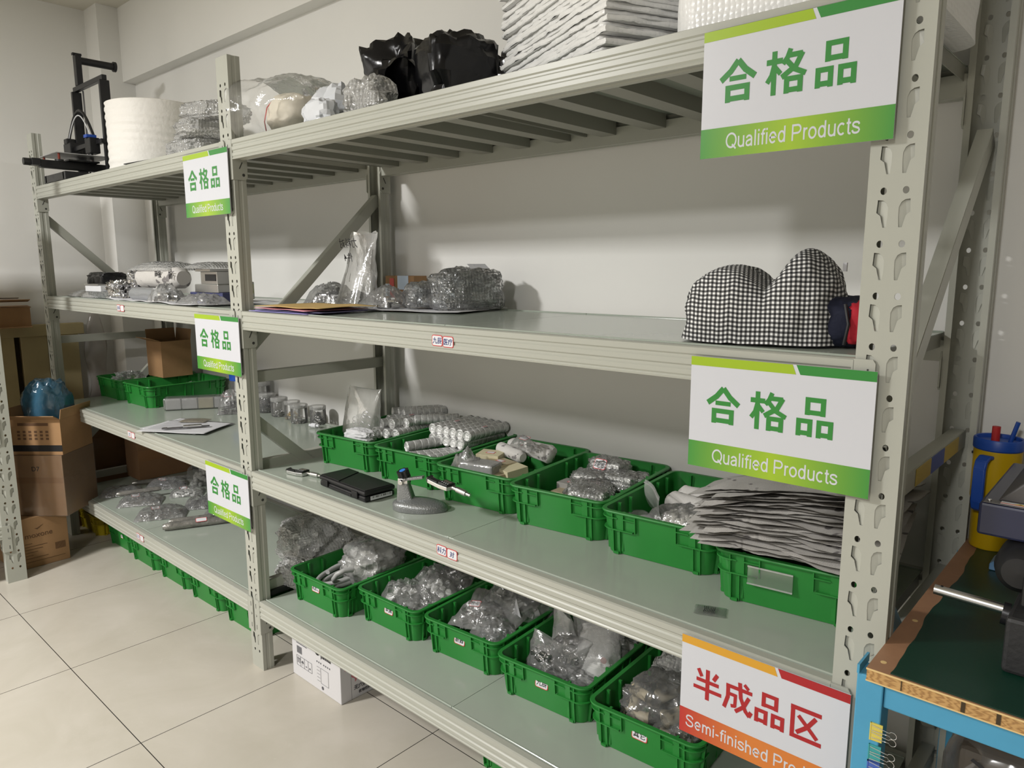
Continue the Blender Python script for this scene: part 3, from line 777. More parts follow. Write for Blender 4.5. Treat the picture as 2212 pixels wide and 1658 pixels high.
for x, y in ((-0.085, -0.195), (0.12, -0.195), (-0.085, 0.015), (0.12, 0.015)):
    w = mk('levelling_wheel', MB().cyl((x, y, 0.084), (x, y, 0.092), 0.018, n=14), BLACKP, pr, smooth=30)
    mk('spring', MB().cyl((x, y, 0.092), (x, y, 0.120), 0.005, n=8), SPR, w, smooth=30)
for x in (-0.185, 0.175): mk('gantry_post', bar(MB(), (x, 0, 0.04), (x, 0, 0.455), 0.02, 0.042), BLACKM, pr, bev=0.002)
mk('top_bar', bar(MB(), (-0.196, 0, 0.466), (0.186, 0, 0.466), 0.021, 0.022), BLACKM, pr, bev=0.002)
mk('lead_screw', MB().cyl((-0.150, 0.02, 0.06), (-0.150, 0.02, 0.46), 0.004, n=8), DSTEEL, pr, smooth=40)
mb = MB(); bar(mb, (-0.20, -0.028, 0.185), (0.19, -0.028, 0.185), 0.02, 0.02)
mk('x_rail', mb, BLACKM, pr, bev=0.002)
mb = MB(); mb.box(-0.26, -0.055, 0.165, -0.165, 0.0, 0.215); mb.box(-0.235, -0.06, 0.21, -0.19, -0.02, 0.235)
mk('extruder_motor', mb, BLACKP, pr, bev=0.004)
mb = MB(); mb.box(0.06, -0.065, 0.135, 0.125, -0.02, 0.205); mb.cyl((0.09, -0.05, 0.108), (0.09, -0.05, 0.14), 0.008, n=10)
mk('print_head', mb, BLACKP, pr, bev=0.004)
BLUEP = mat('blue_plastic', srgb(38, 78, 170), 0.4)
mk('fan', MB().box(0.075, -0.072, 0.205, 0.115, -0.03, 0.218), BLUEP, pr)
def arc3(p0, p1, rise, n=14):
    p0, p1 = V(p0), V(p1); return [p0.lerp(p1, i / n) + V((0, 0, rise * math.sin(math.pi * i / n))) for i in range(n + 1)]
mk('filament_tube', MB().tube(arc3((-0.20, -0.045, 0.235), (0.09, -0.045, 0.215), 0.10), 0.0028), WHITE, pr, smooth=60)
mk('cable_sleeve', MB().tube(arc3((-0.215, -0.04, 0.235), (0.085, -0.03, 0.215), 0.125), 0.0065), BLACKP, pr, smooth=60)
mb = MB(); mb.box(-0.150, -0.013, 0.477, -0.113, 0.013, 0.615); mb.box(-0.145, -0.02, 0.615, -0.125, 0.02, 0.626)
ho = mk('spool_post', mb, BLACKM, pr, bev=0.002)
mb = MB(); mb.cyl((-0.131, 0.0, 0.594), (-0.131, 0.165, 0.594), 0.017, n=16); mb.cyl((-0.131, 0.160, 0.594), (-0.131, 0.172, 0.594), 0.024, n=16)
mk('spool_arm', mb, BLACKP, pr, smooth=30)

def roll_mb(r, h, ri=0.05, turns=7, n=64):
    mb = MB()
    def prof(u, v):
        a = 2 * math.pi * u
        rr = r * (1 + 0.006 * nz(math.cos(a) * 2, math.sin(a) * 2, v * 3)) + 0.0025 * math.sin(v * 60 + 3 * math.sin(a)) * (0.5 + nz(a, v * 5, 2))
        return V((rr * math.cos(a), rr * math.sin(a), v * h))
    mb.grid(n, 40, prof, wrap=True)
    for zz, up in ((h, 1), (0, 0)):
        rings = [[(q * math.cos(2 * math.pi * i / n), q * math.sin(2 * math.pi * i / n), zz + (0.004 * (k % 2) if up else 0)) for i in range(n)] for k, q in enumerate([r + (ri - r) * j / 16 for j in range(17)])]
        mb.loft(rings, True)
    mb.cyl((0, 0, 0), (0, 0, h), ri, n=n, cap=False)
    return mb
tag(mk('foam_roll', roll_mb(0.190, 0.290), FOAM, smooth=40, loc=(-1.150, 0.26, z4 + 0.001)), 'large white foam sheet roll standing on end beside the 3D printer', 'foam roll')
tag(mk('metal_strip', MB().box(-0.25, -0.012, 0, 0.12, 0.012, 0.003), BLACKP, loc=(-0.60, 0.034, z4 + 0.003), rz=R(5)), 'thin black strip lying under the front of the foam roll', 'strip')
for k, (x, y, z, w, d, h, rz) in enumerate(((-0.53, 0.16, 0.0, 0.26, 0.20, 0.075, 8), (-0.49, 0.17, 0.070, 0.24, 0.22, 0.07, -6), (-0.47, 0.19, 0.135, 0.24, 0.20, 0.065, 14))):
    o = mk('bubble_wrap_bundle', blob_mb(w, d, h, 11 + k, 0.14, 2.6, 0.45, 0.6, fine=0.02), BUBBLE, smooth=60, loc=(x, y, z4 + z), rz=R(rz))
    tag(o, ('bottom', 'middle', 'topmost')[k] + ' bubble-wrap bundle of the three stacked left of the middle upright', 'bubble wrap', 'bubble-wrap bundles by the foam roll')

# ---------------------------------------------------------------- top shelf, right bay
def bagtube(u, v):
    """Open-mouthed clear bag lying on its side, mouth towards -x."""
    a = 2 * math.pi * u
    x = v * 0.30
    r = 0.090 * (1 - 0.35 * max(0, v - 0.55) / 0.45) * (1 + 0.16 * math.exp(-v * 9)) * (1 if v < 0.93 else (1 - ((v - 0.93) / 0.07) ** 2 * 0.96))
    k = 1 + 0.10 * ridge(math.cos(a) * 1.7 + 3, math.sin(a) * 1.7, v * 3.2) + 0.05 * ridge(math.cos(a) * 5, math.sin(a) * 5, v * 6)
    y, z = r * 1.25 * k * math.cos(a), r * k * math.sin(a)
    z = max(z + 0.083, 0.0015 + 0.004 * (1 + nz(x * 20, y * 20, 1)))
    return V((x - 0.05 * math.exp(-v * 8) * (1 + math.sin(a)) * 0.6, y, z))
o = tag(mk('clear_bag', MB().grid(56, 44, bagtube, wrap=True), film('crinkled_bag_film', haze=0.10, gloss=0.3, bscale=30, bs=0.8), smooth=70, loc=(0.012, 0.115, z4 + 0.001), rz=R(8)),
    'large crinkled clear plastic bag lying open beside the top of the middle upright', 'plastic bag')
CREAM = mat('pale_fluff', srgb(222, 214, 196), 0.7, bs=0.5, bscale=30, bdist=0.006)
c = mk('contents', blob_mb(0.17, 0.15, 0.125, 5, 0.10, 2.0, 0.8, 0.8), CREAM, o, smooth=60, loc=(0.135, 0.0, 0.006)); c['label'] = 'pale rounded bundle inside the bag'
mk('red_zip_line', MB().tube([(0.075, -0.062, 0.012), (0.080, -0.072, 0.045), (0.09, -0.068, 0.085), (0.105, -0.055, 0.108)], 0.0018, 6), REDP, o, smooth=60)
MAIL = mat('grey_white_polybag', (0.62, 0.64, 0.67), 0.35, bs=0.25, bscale=45, bdist=0.004)
def crumple(name, label, cat, loc, size, seed, m, rz=0, amp=0.3, freq=2.6, fine=0.05, e=0.6, group=None, flat=0.8, nu=64, nv=40, sm=48):
    return tag(mk(name, blob_mb(*size, seed, amp, freq, e, e, nu, nv, fine, flat), m, smooth=sm, loc=loc, rz=R(rz)), label, cat, group)
crumple('mailing_bag', 'crumpled grey-white mailing bag right of the large clear bag', 'mailing bag', (0.385, 0.14, z4), (0.17, 0.15, 0.125), 3, MAIL, 10, 0.34, 1.5, 0.05, 0.7, nu=26, nv=15, sm=18)
crumple('mailing_bag', 'small folded grey-white mailing bag in front, beside the bubble wrap', 'mailing bag', (0.425, 0.035, z4 + 0.001), (0.13, 0.06, 0.062), 8, MAIL, 4, 0.34, 1.5, 0.05, 0.7, nu=22, nv=12, sm=18)
crumple('bubble_wrap_bundle', 'loose crumpled sheet of bubble wrap in front of the black bags', 'bubble wrap', (0.590, 0.075, z4 + 0.001), (0.155, 0.10, 0.10), 14, BUBBLE, 12, 0.3, 1.5, 0.05, 0.7, nu=26, nv=15, sm=18)
BLKBAG = mat('black_bin_liner', (0.005, 0.005, 0.006), 0.2, bs=0.4, bscale=16, bdist=0.006, spec=0.35)
def hollow_roll_mb(r, L, seed, ri=0.05):
    """Rolled bin liner along y, mouth at y=0 open; rests on z=0."""
    def fo(u, v):
        a = 2 * math.pi * u
        vv = v * 1.0
        if vv < 0.12: rr = ri + (r - ri) * (vv / 0.12) ** 0.5; y = 0.01 * (1 - vv / 0.12)
        else: rr = r; y = (vv - 0.12) / 0.88 * L
        end = max(0, (vv - 0.8) / 0.2); rr *= (1 - 0.75 * end ** 2)
        k = 1 + 0.22 * (ridge(math.cos(a) * 1.4 + seed, math.sin(a) * 1.4, y * 6) - 0.4) + 0.09 * ridge(math.cos(a) * 4 + seed, math.sin(a) * 4, y * 14)
        return V((rr * k * math.cos(a), y + 0.012 * nz(math.cos(a) * 3, math.sin(a) * 3, seed + v), max(rr * k * math.sin(a) + r * 0.92, 0.001)))
    mb = MB().grid(64, 48, fo, wrap=True)
    mb.grid(32, 8, lambda u, v: V((ri * 0.98 * math.cos(2 * math.pi * u), 0.01 + v * L * 0.6, ri * 0.98 * math.sin(2 * math.pi * u) + r * 0.92)), wrap=True)
    return mb
o = crumple('bin_liner_roll', 'shiny black bin liner bundle with a dark hollow mouth behind the bubble wrap', 'bin liner', (0.535, 0.235, z4 + 0.001), (0.25, 0.21, 0.235), 27, BLKBAG, 10, 0.22, 1.4, 0.04, 0.6, nu=44, nv=26, sm=28)
def mouth(u, v):
    a = 2 * math.pi * u; k = 1 + 0.12 * ridge(math.cos(a) * 1.5, math.sin(a) * 1.5, v * 2)
    r = 0.050 * k * (1.15 - 0.35 * v if v < 0.3 else 1.045 * (1 - ((v - 0.3) / 0.7) ** 3)); y = -0.030 + 0.05 * max(0, 0.25 - v) if v < 0.3 else -0.03 + 0.11 * (v - 0.3)
    return V((r * math.cos(a) * 0.8, y, r * math.sin(a) * 1.15))
m_ = mk('mouth', MB().grid(32, 14, mouth, wrap=True), BLKBAG, o, smooth=40, loc=(0.075, -0.085, 0.085), rz=R(25)); m_['label'] = 'open crinkled mouth'
crumple('bin_liner_roll', 'second shiny black bin liner bundle, between the hollow one and the bubble-wrap stack', 'bin liner', (0.790, 0.20, z4 + 0.001), (0.18, 0.20, 0.19), 23, BLKBAG, -20, 0.2, 1.5, 0.03, 0.55, nu=36, nv=22, sm=26)
crumple('bin_liner_roll', 'black bin liner half hidden behind the bubble-wrap stack', 'bin liner', (0.80, 0.45, z4), (0.19, 0.18, 0.215), 21, BLKBAG, 0, 0.25)
# stack of bubble-wrap sheets
BSHEET, _nt, _p = nm('bubble_sheet')
_p.inputs['Base Color'].default_value = (0.80, 0.80, 0.79, 1); _p.inputs['Roughness'].default_value = 0.3
_co = coord(_nt); _v = N(_nt, 'ShaderNodeTexVoronoi'); _v.inputs['Scale'].default_value = 100; _v.inputs['Randomness'].default_value = 0.3
_nt.links.new(_co, _v.inputs['Vector']); bump(_nt, _p, _v.outputs['Distance'], 0.35, -0.004)
rngb = random.Random(4)
def bsheet_mb(w, d, h, seed):
    """One folded double layer of bubble wrap: lumpy slab, folded round in front."""
    def side(u, v):
        # u runs round the outline, v across the thickness
        per = 2 * (w + d); s = u * per
        if s < w: x, y = s, 0
        elif s < w + d: x, y = w, s - w
        elif s < 2 * w + d: x, y = 2 * w + d - s, d
        else: x, y = 0, per - s
        b = math.sin(math.pi * v) * h * 0.2
        j = 0.006 * nz(s * 18, seed, 0) + 0.004 * nz(s * 60, seed, 2)
        jag = 0.014 * abs(nz(y * 70, seed * 3.1, 5)) if x < 0.02 else 0
        nx = (-1 if x == 0 else (1 if x == w else 0)); ny = (-1 if y == 0 else (1 if y == d else 0))
        return V((x + nx * (b + j + jag), y + ny * (b + j), v * h + 0.0015 * nz(s * 40, seed, v)))
    mb = MB().grid(150, 4, side, wrap=True)
    mb.grid(10, 10, lambda u, v: V((u * w, v * d, h - 0.0005))); mb.grid(10, 10, lambda u, v: V((u * w, (1 - v) * d, 0.0005)))
    return mb
H_ = 0.0105
for k in range(36):
    o = mk('bubble_wrap_sheet', bsheet_mb(0.475 + rngb.uniform(-0.012, 0.014), 0.36, H_ * 0.97, k * 1.7), BSHEET, smooth=60)
    a = R(155.3 + rngb.uniform(-1.2, 1.2)) - math.pi
    w = 0.50
    # local +x runs from the ragged left end to the front corner
    o.location = (1.372 - w * math.cos(a) + rngb.uniform(-0.006, 0.006), 0.024 - w * math.sin(a) + rngb.uniform(0, 0.006), z4 + 0.001 + k * H_)
    o.rotation_euler.z = a
    tag(o, 'folded white bubble-wrap sheet in the ragged-edged stack on the top shelf', 'bubble wrap', 'bubble-wrap sheets in the ragged stack')
def bale_mb(w, d, h):
    def f(u, v):
        a = 2 * math.pi * u
        return V((w / 2 * spow(math.cos(a), 0.22) + 0.004 * nz(a * 2, v * 9, 1), d / 2 * spow(math.sin(a), 0.22) + 0.004 * nz(a * 2, v * 9, 7), v * h))
    mb = MB().grid(120, 24, f, wrap=True)
    n = 120; mb.f.append(tuple(24 * n + i for i in range(n))); mb.m.append(0); mb.f.append(tuple(reversed(range(n)))); mb.m.append(0)
    return mb
tag(mk('bubble_wrap_bale', bale_mb(0.40, 0.42, 0.42), BSHEET, smooth=50, loc=(1.685, 0.245, z4 + 0.001)), 'tall smooth-fronted bale of white bubble wrap behind the top right sign', 'bubble wrap')

# ---------------------------------------------------------------- third level, right bay
def envelope(name, label, loc, rz, w, d, h, m, seed):
    mb = sheet_mb(w, d, seed, h)
    return tag(mk(name, mb, m, loc=loc, rz=R(rz), solid=0.0012, smooth=40), label, 'folder')
envelope('document_folder', 'purple folder at the bottom of the folder pile', (0.190, 0.118, z3 + 0.002), 3, 0.30, 0.225, 0.001, mat('purple_folder', srgb(150, 146, 206), 0.5), 1)
envelope('document_folder', 'blue-grey folder lying in the folder pile, second from the bottom', (0.215, 0.130, z3 + 0.0055), 6, 0.31, 0.22, 0.001, mat('slate_folder', srgb(116, 112, 150), 0.5), 2)
envelope('document_folder', 'thin pink folder lying in the folder pile just under the manila envelope', (0.195, 0.125, z3 + 0.009), -2, 0.30, 0.22, 0.0025, mat('pink_folder', srgb(226, 160, 176), 0.5), 3)
envelope('document_folder', 'manila envelope on top of the folder pile by the middle upright', (0.205, 0.138, z3 + 0.0155), 4, 0.32, 0.225, 0.003, mat('manila', srgb(204, 172, 110), 0.6), 4)
bag_of('parts_bag', 'clear bag bulging with short silver tubes, left of the tall bag behind the diagonal brace', 'bag', (-0.145, 0.43, z3 + 0.001), R(20), 0.17, 0.14, 0.068, 31, 'tube', 150, 0.0085, CHROME, ch=1.0, crx=0.40, cry=0.40)
# tall plastic bag with its mouth standing up
def tallbag(u, v):
    a = 2 * math.pi * u
    flat = v ** 0.8
    rx = 0.075 + 0.008 * math.sin(5 * v + 1); ry = 0.06 * (1 - flat) + 0.006
    k = 1 + 0.10 * ridge(math.cos(a) * 2, math.sin(a) * 2, v * 2.4) + 0.05 * nz(math.cos(a) * 6, math.sin(a) * 6, v * 5)
    return V((rx * k * math.cos(a) + 0.012 * v, ry * k * math.sin(a) + 0.03 * v, v * 0.252 + 0.006 * math.sin(3 * a) * v))
o = tag(mk('parts_bag', MB().grid(48, 30, tallbag, wrap=True), film('tall_bag_film', haze=0.30, gloss=0.2, bscale=18), smooth=70, loc=(0.078, 0.385, z3 + 0.001)), 'tall cloudy plastic bag with black handwriting standing against the rear upright', 'bag')
c = mk('contents', heap_mb('tube', 90, 0.062, 0.05, 0.06, 12, 0.007), DSTEEL, o, smooth=40); c['kind'] = 'stuff'; c['label'] = 'small dark metal parts in the bottom'
mk('handwriting', MB().join(text_mb('力科对', 0.034, 0.004, shear=0.2), Matrix.Translation((0.03, -0.05, 0.215)) @ Matrix.Scale(-1, 4, (1, 0, 0))).join(text_mb('件4', 0.032, 0.004, shear=0.2), Matrix.Translation((0.035, -0.055, 0.168)) @ Matrix.Scale(-1, 4, (1, 0, 0))), INKB, o)
tag(mk('packing_paper', sheet_mb(0.40, 0.30, 7, 0.004), PAPER, loc=(0.42, 0.42, z3 + 0.0012), rz=R(14), smooth=60, solid=0.0008), 'white sheet of packing paper under the bubble-wrapped parcels', 'paper')
bag_of('parts_bag', 'small clear bag of silver pins lying in front of the tall bag', 'bag', (0.22, 0.36, z3 + 0.006), R(-10), 0.13, 0.10, 0.022, 33, 'chip', 26, 0.006, CHROME, wr=0.4)
bag_of('parts_bag', 'clear zip bag of silver tubes lying between the tall bag and the bubble-wrapped parcels', 'bag', (0.285, 0.35, z3 + 0.008), R(8), 0.125, 0.11, 0.05, 34, 'tube', 22, 0.009, CHROME, wr=0.4)
PFILM = film('parcel_film', haze=0.10, gloss=0.5, cell=95, bs=0.8, bdist=0.004, bscale=15, rough=0.08)
def parcel(name, label, loc, rz, size, seed, dark, lab):
    o = tag(mk(name, blob_mb(*size, seed, 0.16, 1.8, 0.6, 0.5, 44, 26, 0.02, 0.75), PFILM, smooth=60, loc=loc, rz=R(rz)), label, 'parcel')
    c = mk('contents', blob_mb(size[0] * 0.9, size[1] * 0.88, size[2] * 0.9, seed + 1, 0.3, 3.2, 0.6, 0.6, 40, 24, 0.08), dark, o, smooth=30, loc=(0, 0, 0.004)); c['label'] = 'grey foil-wrapped contents'
    if lab: 
        s = mk('paper_label', MB().box(-0.03, -0.02, 0, 0.03, 0.02, 0.0008).join(text_mb('合格证', 0.01, 0, depth=0.0001), Matrix.Translation((0, 0.008, 0.001)) @ Matrix.Rotation(R(-90), 4, 'X')), [PAPER], o, loc=(0.03, -0.03, size[2] * 0.985)); s.rotation_euler.x = R(20); s.rotation_euler.z = R(-6)
    return o
GREYF = mat('grey_foil', (0.40, 0.42, 0.43), 0.2, 0.75, bs=0.9, bscale=50, bdist=0.008)
parcel('wrapped_parcel', 'medium bubble-wrapped parcel between the zip bag and the big parcel', (0.385, 0.44, z3 + 0.005), 62, (0.16, 0.15, 0.088), 41, GREYF, False)
parcel('wrapped_parcel', 'largest bubble-wrapped parcel with a paper label, middle of the third level', (0.535, 0.465, z3 + 0.005), 70, (0.235, 0.17, 0.135), 44, GREYF, True)
TAPER = mat('red_print_tape', srgb(206, 80, 74), 0.5); TAPEW = mat('white_blue_tape', srgb(190, 205, 222), 0.5)
o = tag(mk('carton', MB().box(-0.08, -0.03, 0, 0.08, 0.03, 0.104), CARD, bev=0.001, loc=(0.105, 0.583, z3 + 0.001)), 'small flat carton with red and blue tape behind the parcels at the wall', 'carton')
mk('tape_strip', MB().box(-0.055, -0.0312, 0.02, -0.03, -0.03, 0.095).xf(Matrix.Rotation(R(0), 4, 'Y')), TAPER, o)['label'] = 'red printed tape'
mk('tape_strip', MB().box(-0.01, -0.0313, 0.055, 0.05, -0.03, 0.1045), TAPEW, o)['label'] = 'white and blue printed tape'
mk('tape_strip', MB().box(-0.08, -0.0313, 0.03, -0.055, -0.03, 0.075), TAPEW, o)['label'] = 'white and blue printed tape'

# checkered bundle
def gingham():
    m, nt, p = nm('black_white_gingham')
    a = N(nt, 'ShaderNodeAttribute', attribute_name='pv'); s = N(nt, 'ShaderNodeSeparateXYZ'); nt.links.new(a.outputs['Vector'], s.inputs[0])
    def band(k, freq):
        mm = N(nt, 'ShaderNodeMath', operation='MULTIPLY'); nt.links.new(s.outputs[k], mm.inputs[0]); mm.inputs[1].default_value = freq
        f = N(nt, 'ShaderNodeMath', operation='FRACT'); nt.links.new(mm.outputs[0], f.inputs[0])
        g = N(nt, 'ShaderNodeMath', operation='GREATER_THAN'); nt.links.new(f.outputs[0], g.inputs[0]); g.inputs[1].default_value = 0.5
        return g.outputs[0]
    ad = N(nt, 'ShaderNodeMath', operation='ADD'); nt.links.new(band(0, 128), ad.inputs[0]); nt.links.new(band(1, 128), ad.inputs[1])
    hf = N(nt, 'ShaderNodeMath', operation='MULTIPLY'); nt.links.new(ad.outputs[0], hf.inputs[0]); hf.inputs[1].default_value = 0.5
    nt.links.new(ramp(nt, hf.outputs[0], [(0.0, (0.78, 0.78, 0.77)), (0.45, (0.14, 0.14, 0.14)), (1.0, (0.012, 0.012, 0.013))]), p.inputs['Base Color'])
    p.inputs['Roughness'].default_value = 0.9
    return m
GING = gingham()
def bundle_fn(u, v):
    """Folded padded cloth: u round the outline from above, v from hem to crown."""
    a = 2 * math.pi * u
    ph = math.pi / 2 * v
    cx, cy = spow(math.cos(a), 0.55), spow(math.sin(a), 0.6)
    r = math.cos(ph) ** 0.45 if v < 0.999 else 0
    x, y = 0.135 * cx * r, 0.105 * cy * r
    hh = 0.135 + 0.032 * math.exp(-((x - 0.075) / 0.04) ** 2) - 0.036 * math.exp(-((x - 0.015) / 0.028) ** 2) - 0.01 * math.exp(-((x + 0.12) / 0.03) ** 2)
    z = hh * math.sin(ph) ** 0.62
    w = 0.006 * ridge(x * 14 + 2, y * 14, z * 16) + 0.004 * ridge(x * 30, y * 30, z * 26 + 4) + 0.012 * math.exp(-((x - 0.012) / 0.012) ** 2) * -1 * (z / 0.14)
    d = V((cx, cy, 0.4)).normalized()
    return V((x, y, z)) + d * w
mb = MB().grid(110, 60, bundle_fn, wrap=True)
acc = [0.0] * 110
for j in range(61):        # weave coordinates follow the cloth: across, and up along its surface
    for i in range(110):
        n_ = j * 110 + i
        if j: acc[i] += (V(mb.v[n_]) - V(mb.v[n_ - 110])).length
        mb.pv[n_] = (mb.v[n_][0] + 0.25 * mb.v[n_][1] + 5, acc[i] + 0.4 * max(0, mb.v[n_][1]) + 5, 0)
o = tag(mk('cloth_bundle', mb, GING, smooth=70, loc=(1.633, 0.165, z3 + 0.002), rz=R(10)), 'black and white checkered padded cloth bundle on the third level beside the right upright', 'cloth bundle')
NAVY = mat('navy_cloth', srgb(24, 28, 48), 0.85, bs=0.3, bscale=200); CRIM = mat('crimson_cloth', srgb(176, 30, 46), 0.8)
mk('lining', blob_mb(0.10, 0.15, 0.085, 5, 0.1, 2, 0.5, 0.6), NAVY, o, smooth=60, loc=(0.125, -0.01, 0.0))['label'] = 'navy blue lining'
mk('lining', blob_mb(0.055, 0.12, 0.072, 6, 0.08, 2, 0.5, 0.6), CRIM, o, smooth=60, loc=(0.168, -0.025, 0.006))['label'] = 'crimson red lining'
mk('zip', MB().tube([(0.148, -0.088, 0.006), (0.153, -0.088, 0.04), (0.145, -0.078, 0.072)], 0.003, 6), BLACKP, o, smooth=60)
mk('fabric_tag', MB().box(0.128, -0.012, 0.125, 0.134, 0.0, 0.140), PAPER, o)

# ---------------------------------------------------------------- third level, left bay
BLKF = mat('black_film_wrap', (0.012, 0.012, 0.013), 0.2, bs=0.7, bscale=30, bdist=0.006)
tag(mk('packing_paper', sheet_mb(0.92, 0.34, 17, 0.005, 50), PAPER, loc=(-0.80, 0.185, z3 + 0.0012), rz=R(-3), smooth=60, solid=0.0008), 'long sheet of white paper under the wrapped parts on the left bay', 'paper')
crumple('wrapped_parcel', 'black film-wrapped box at the far left of the third level', 'parcel', (-1.70, 0.20, z3 + 0.032), (0.19, 0.13, 0.085), 50, BLKF, 4, 0.10, 2, 0.02, 0.32, flat=0.9)
o = bag_of('bubble_bag', 'flat bubble-wrap bag under the black box at the far left', 'bag', (-1.66, 0.17, z3 + 0.001), R(-4), 0.46, 0.24, 0.030, 52, film_=BUBBLE, wr=0.25)
o = thing('air_cylinder', 'white actuator with a steel rod lying in front of the black box', 'actuator', (-1.44, 0.075, z3 + 0.030), R(4))
mk('body', MB().box(-0.10, -0.02, 0, 0.06, 0.02, 0.026), WHITE, o, bev=0.002); mk('top_plate', MB().box(-0.105, -0.022, 0.026, 0.04, 0.022, 0.033), ALU, o, bev=0.001)
mk('rod', MB().cyl((0.06, 0, 0.014), (0.155, 0, 0.014), 0.005, n=12), CHROME, o, smooth=40); mk('end_block', MB().box(0.150, -0.018, -0.002, 0.20, 0.018, 0.028), ALU, o, bev=0.002)
mk('bracket', MB().box(-0.08, -0.016, -0.028, 0.18, 0.016, 0.0), GREYF, o)
def news_roll(name, label, p0, p1, r, seed, m=NEWS, foil=False, group=None, sag=0.0):
    """Newspaper rolled round something, lying from p0 to p1."""
    p0, p1 = V(p0), V(p1); L = (p1 - p0).length; mid = (p0 + p1) / 2
    d = (p1 - p0)
    mb = MB()
    def f(u, v):
        a = 2 * math.pi * u; x = (v - 0.5) * L
        e = 1 - 0.35 * max(0, abs(2 * v - 1) - 0.86) / 0.14
        k = r * e * (1 + 0.07 * ridge(math.cos(a) * 1.6 + seed, math.sin(a) * 1.6, x * 16) + 0.03 * ridge(math.cos(a) * 5, math.sin(a) * 5 + seed, x * 30))
        return V((x, k * math.cos(a), max(k * math.sin(a) + r, 0.001)))
    mb.grid(32, 36, f, wrap=True)
    n = 32
    mb.f.append(tuple(36 * n + i for i in range(n))); mb.m.append(0); mb.f.append(tuple(reversed(range(n)))); mb.m.append(0)
    o = mk(name, mb, m, smooth=50, loc=(mid.x, mid.y, mid.z)); o.rotation_euler.z = math.atan2(d.y, d.x)
    o.rotation_euler.y = -math.asin(max(-1, min(1, d.z / L)))
    return tag(o, label, 'newspaper roll', group)
o = news_roll('newspaper_roll', 'thick newspaper-wrapped bar with a shiny foil end on the left bay', (-1.14, 0.15, z3 + 0.052), (-0.76, 0.16, z3 + 0.052), 0.042, 3.3)
FOILM = mat('silver_foil', (0.62, 0.62, 0.63), 0.16, 1.0, bs=0.8, bscale=40, bdist=0.01)
mk('foil_end', blob_mb(0.10, 0.09, 0.085, 61, 0.5, 2.6, 0.8, 0.8, 48, 30, 0.12), FOILM, o, smooth=25, loc=(-0.205, -0.01, 0.0))['label'] = 'crumpled silver foil end'
mk('print_block', MB().join(text_mb('商报', 0.030, 0.01, depth=0.0002), Matrix.Translation((0.06, -0.0445, 0.058))).join(text_mb('新', 0.034, 0.01, depth=0.0002), Matrix.Translation((0.17, -0.0445, 0.056))), INKB, o)
crumple('foil_parcel', 'crumpled silver foil packet at the left end of the newspaper-wrapped bar', 'parcel', (-1.25, 0.11, z3 + 0.002), (0.15, 0.12, 0.085), 63, FOILM, 20, 0.5, 2.4, 0.1)
o = news_roll('wrapped_bar', 'grey film-wrapped bar lying on the paper under the newspaper-wrapped bar', (-1.06, 0.075, z3 + 0.003), (-0.70, 0.085, z3 + 0.003), 0.026, 5.1, mat('grey_wrap', (0.30, 0.31, 0.32), 0.3, 0.3, bs=0.4, bscale=90))
o['category'] = 'wrapped bar'
bag_of('bubble_bag', 'long bubble-wrap bag lying on top of the newspaper-wrapped bar', 'bag', (-1.00, 0.19, z3 + 0.124), R(3), 0.42, 0.16, 0.032, 66, film_=BUBBLE)
bag_of('parts_bag', 'small clear bag of shiny fittings at the front edge of the left bay third level', 'bag', (-0.68, 0.055, z3 + 0.005), R(6), 0.16, 0.09, 0.050, 67, 'tube', 24, 0.011, CHROME, wr=0.5)
bag_of('parts_bag', 'flat clear bag of small silver pins beside the middle upright on the third level', 'bag', (-0.44, 0.085, z3 + 0.005), R(-3), 0.26, 0.12, 0.026, 68, 'chip', 40, 0.005, CHROME, wr=0.5)
o = thing('linear_module', 'aluminium slide module with a black window, by the middle upright on the left bay', 'slide module', (-0.55, 0.19, z3 + 0.003), R(3))
mk('rail', MB().box(-0.12, -0.045, 0, 0.12, 0.045, 0.040), mat('slate_plate', srgb(70, 74, 110), 0.4), o, bev=0.002)
mk('carriage', MB().box(-0.07, -0.05, 0.040, 0.10, 0.05, 0.070), ALU, o, bev=0.002); mk('block', MB().box(-0.04, -0.04, 0.070, 0.08, 0.05, 0.118), ALU, o, bev=0.002)
mk('window', MB().box(-0.005, -0.0412, 0.083, 0.072, -0.04, 0.108), BLACKP, o); mk('top_plate', MB().box(-0.06, -0.05, 0.118, 0.05, 0.05, 0.128), ALU, o, bev=0.001)
o = tag(mk('bubble_bag', pillow_mb(0.24, 0.18, 0.022, 71), BUBBLE, smooth=60, loc=(-0.56, 0.19, z3 + 0.132), rz=R(-6)), 'bubble-wrap bag lying on top of the aluminium slide module', 'bag')
o = tag(mk('plastic_case', MB().box(-0.10, -0.05, 0, 0.10, 0.05, 0.07), film('clear_case', haze=0.22, gloss=0.3), bev=0.003, loc=(-0.72, 0.33, z3 + 0.008), rz=R(4)), 'clear case with yellow-green parts behind the fittings bag on the left bay', 'case')
YG = mat('yellow_green_part', srgb(186, 186, 92), 0.5)
mk('contents', MB().box(-0.085, -0.035, 0.02, 0.0, 0.035, 0.05).box(0.02, -0.035, 0.02, 0.085, 0.035, 0.06), YG, o)
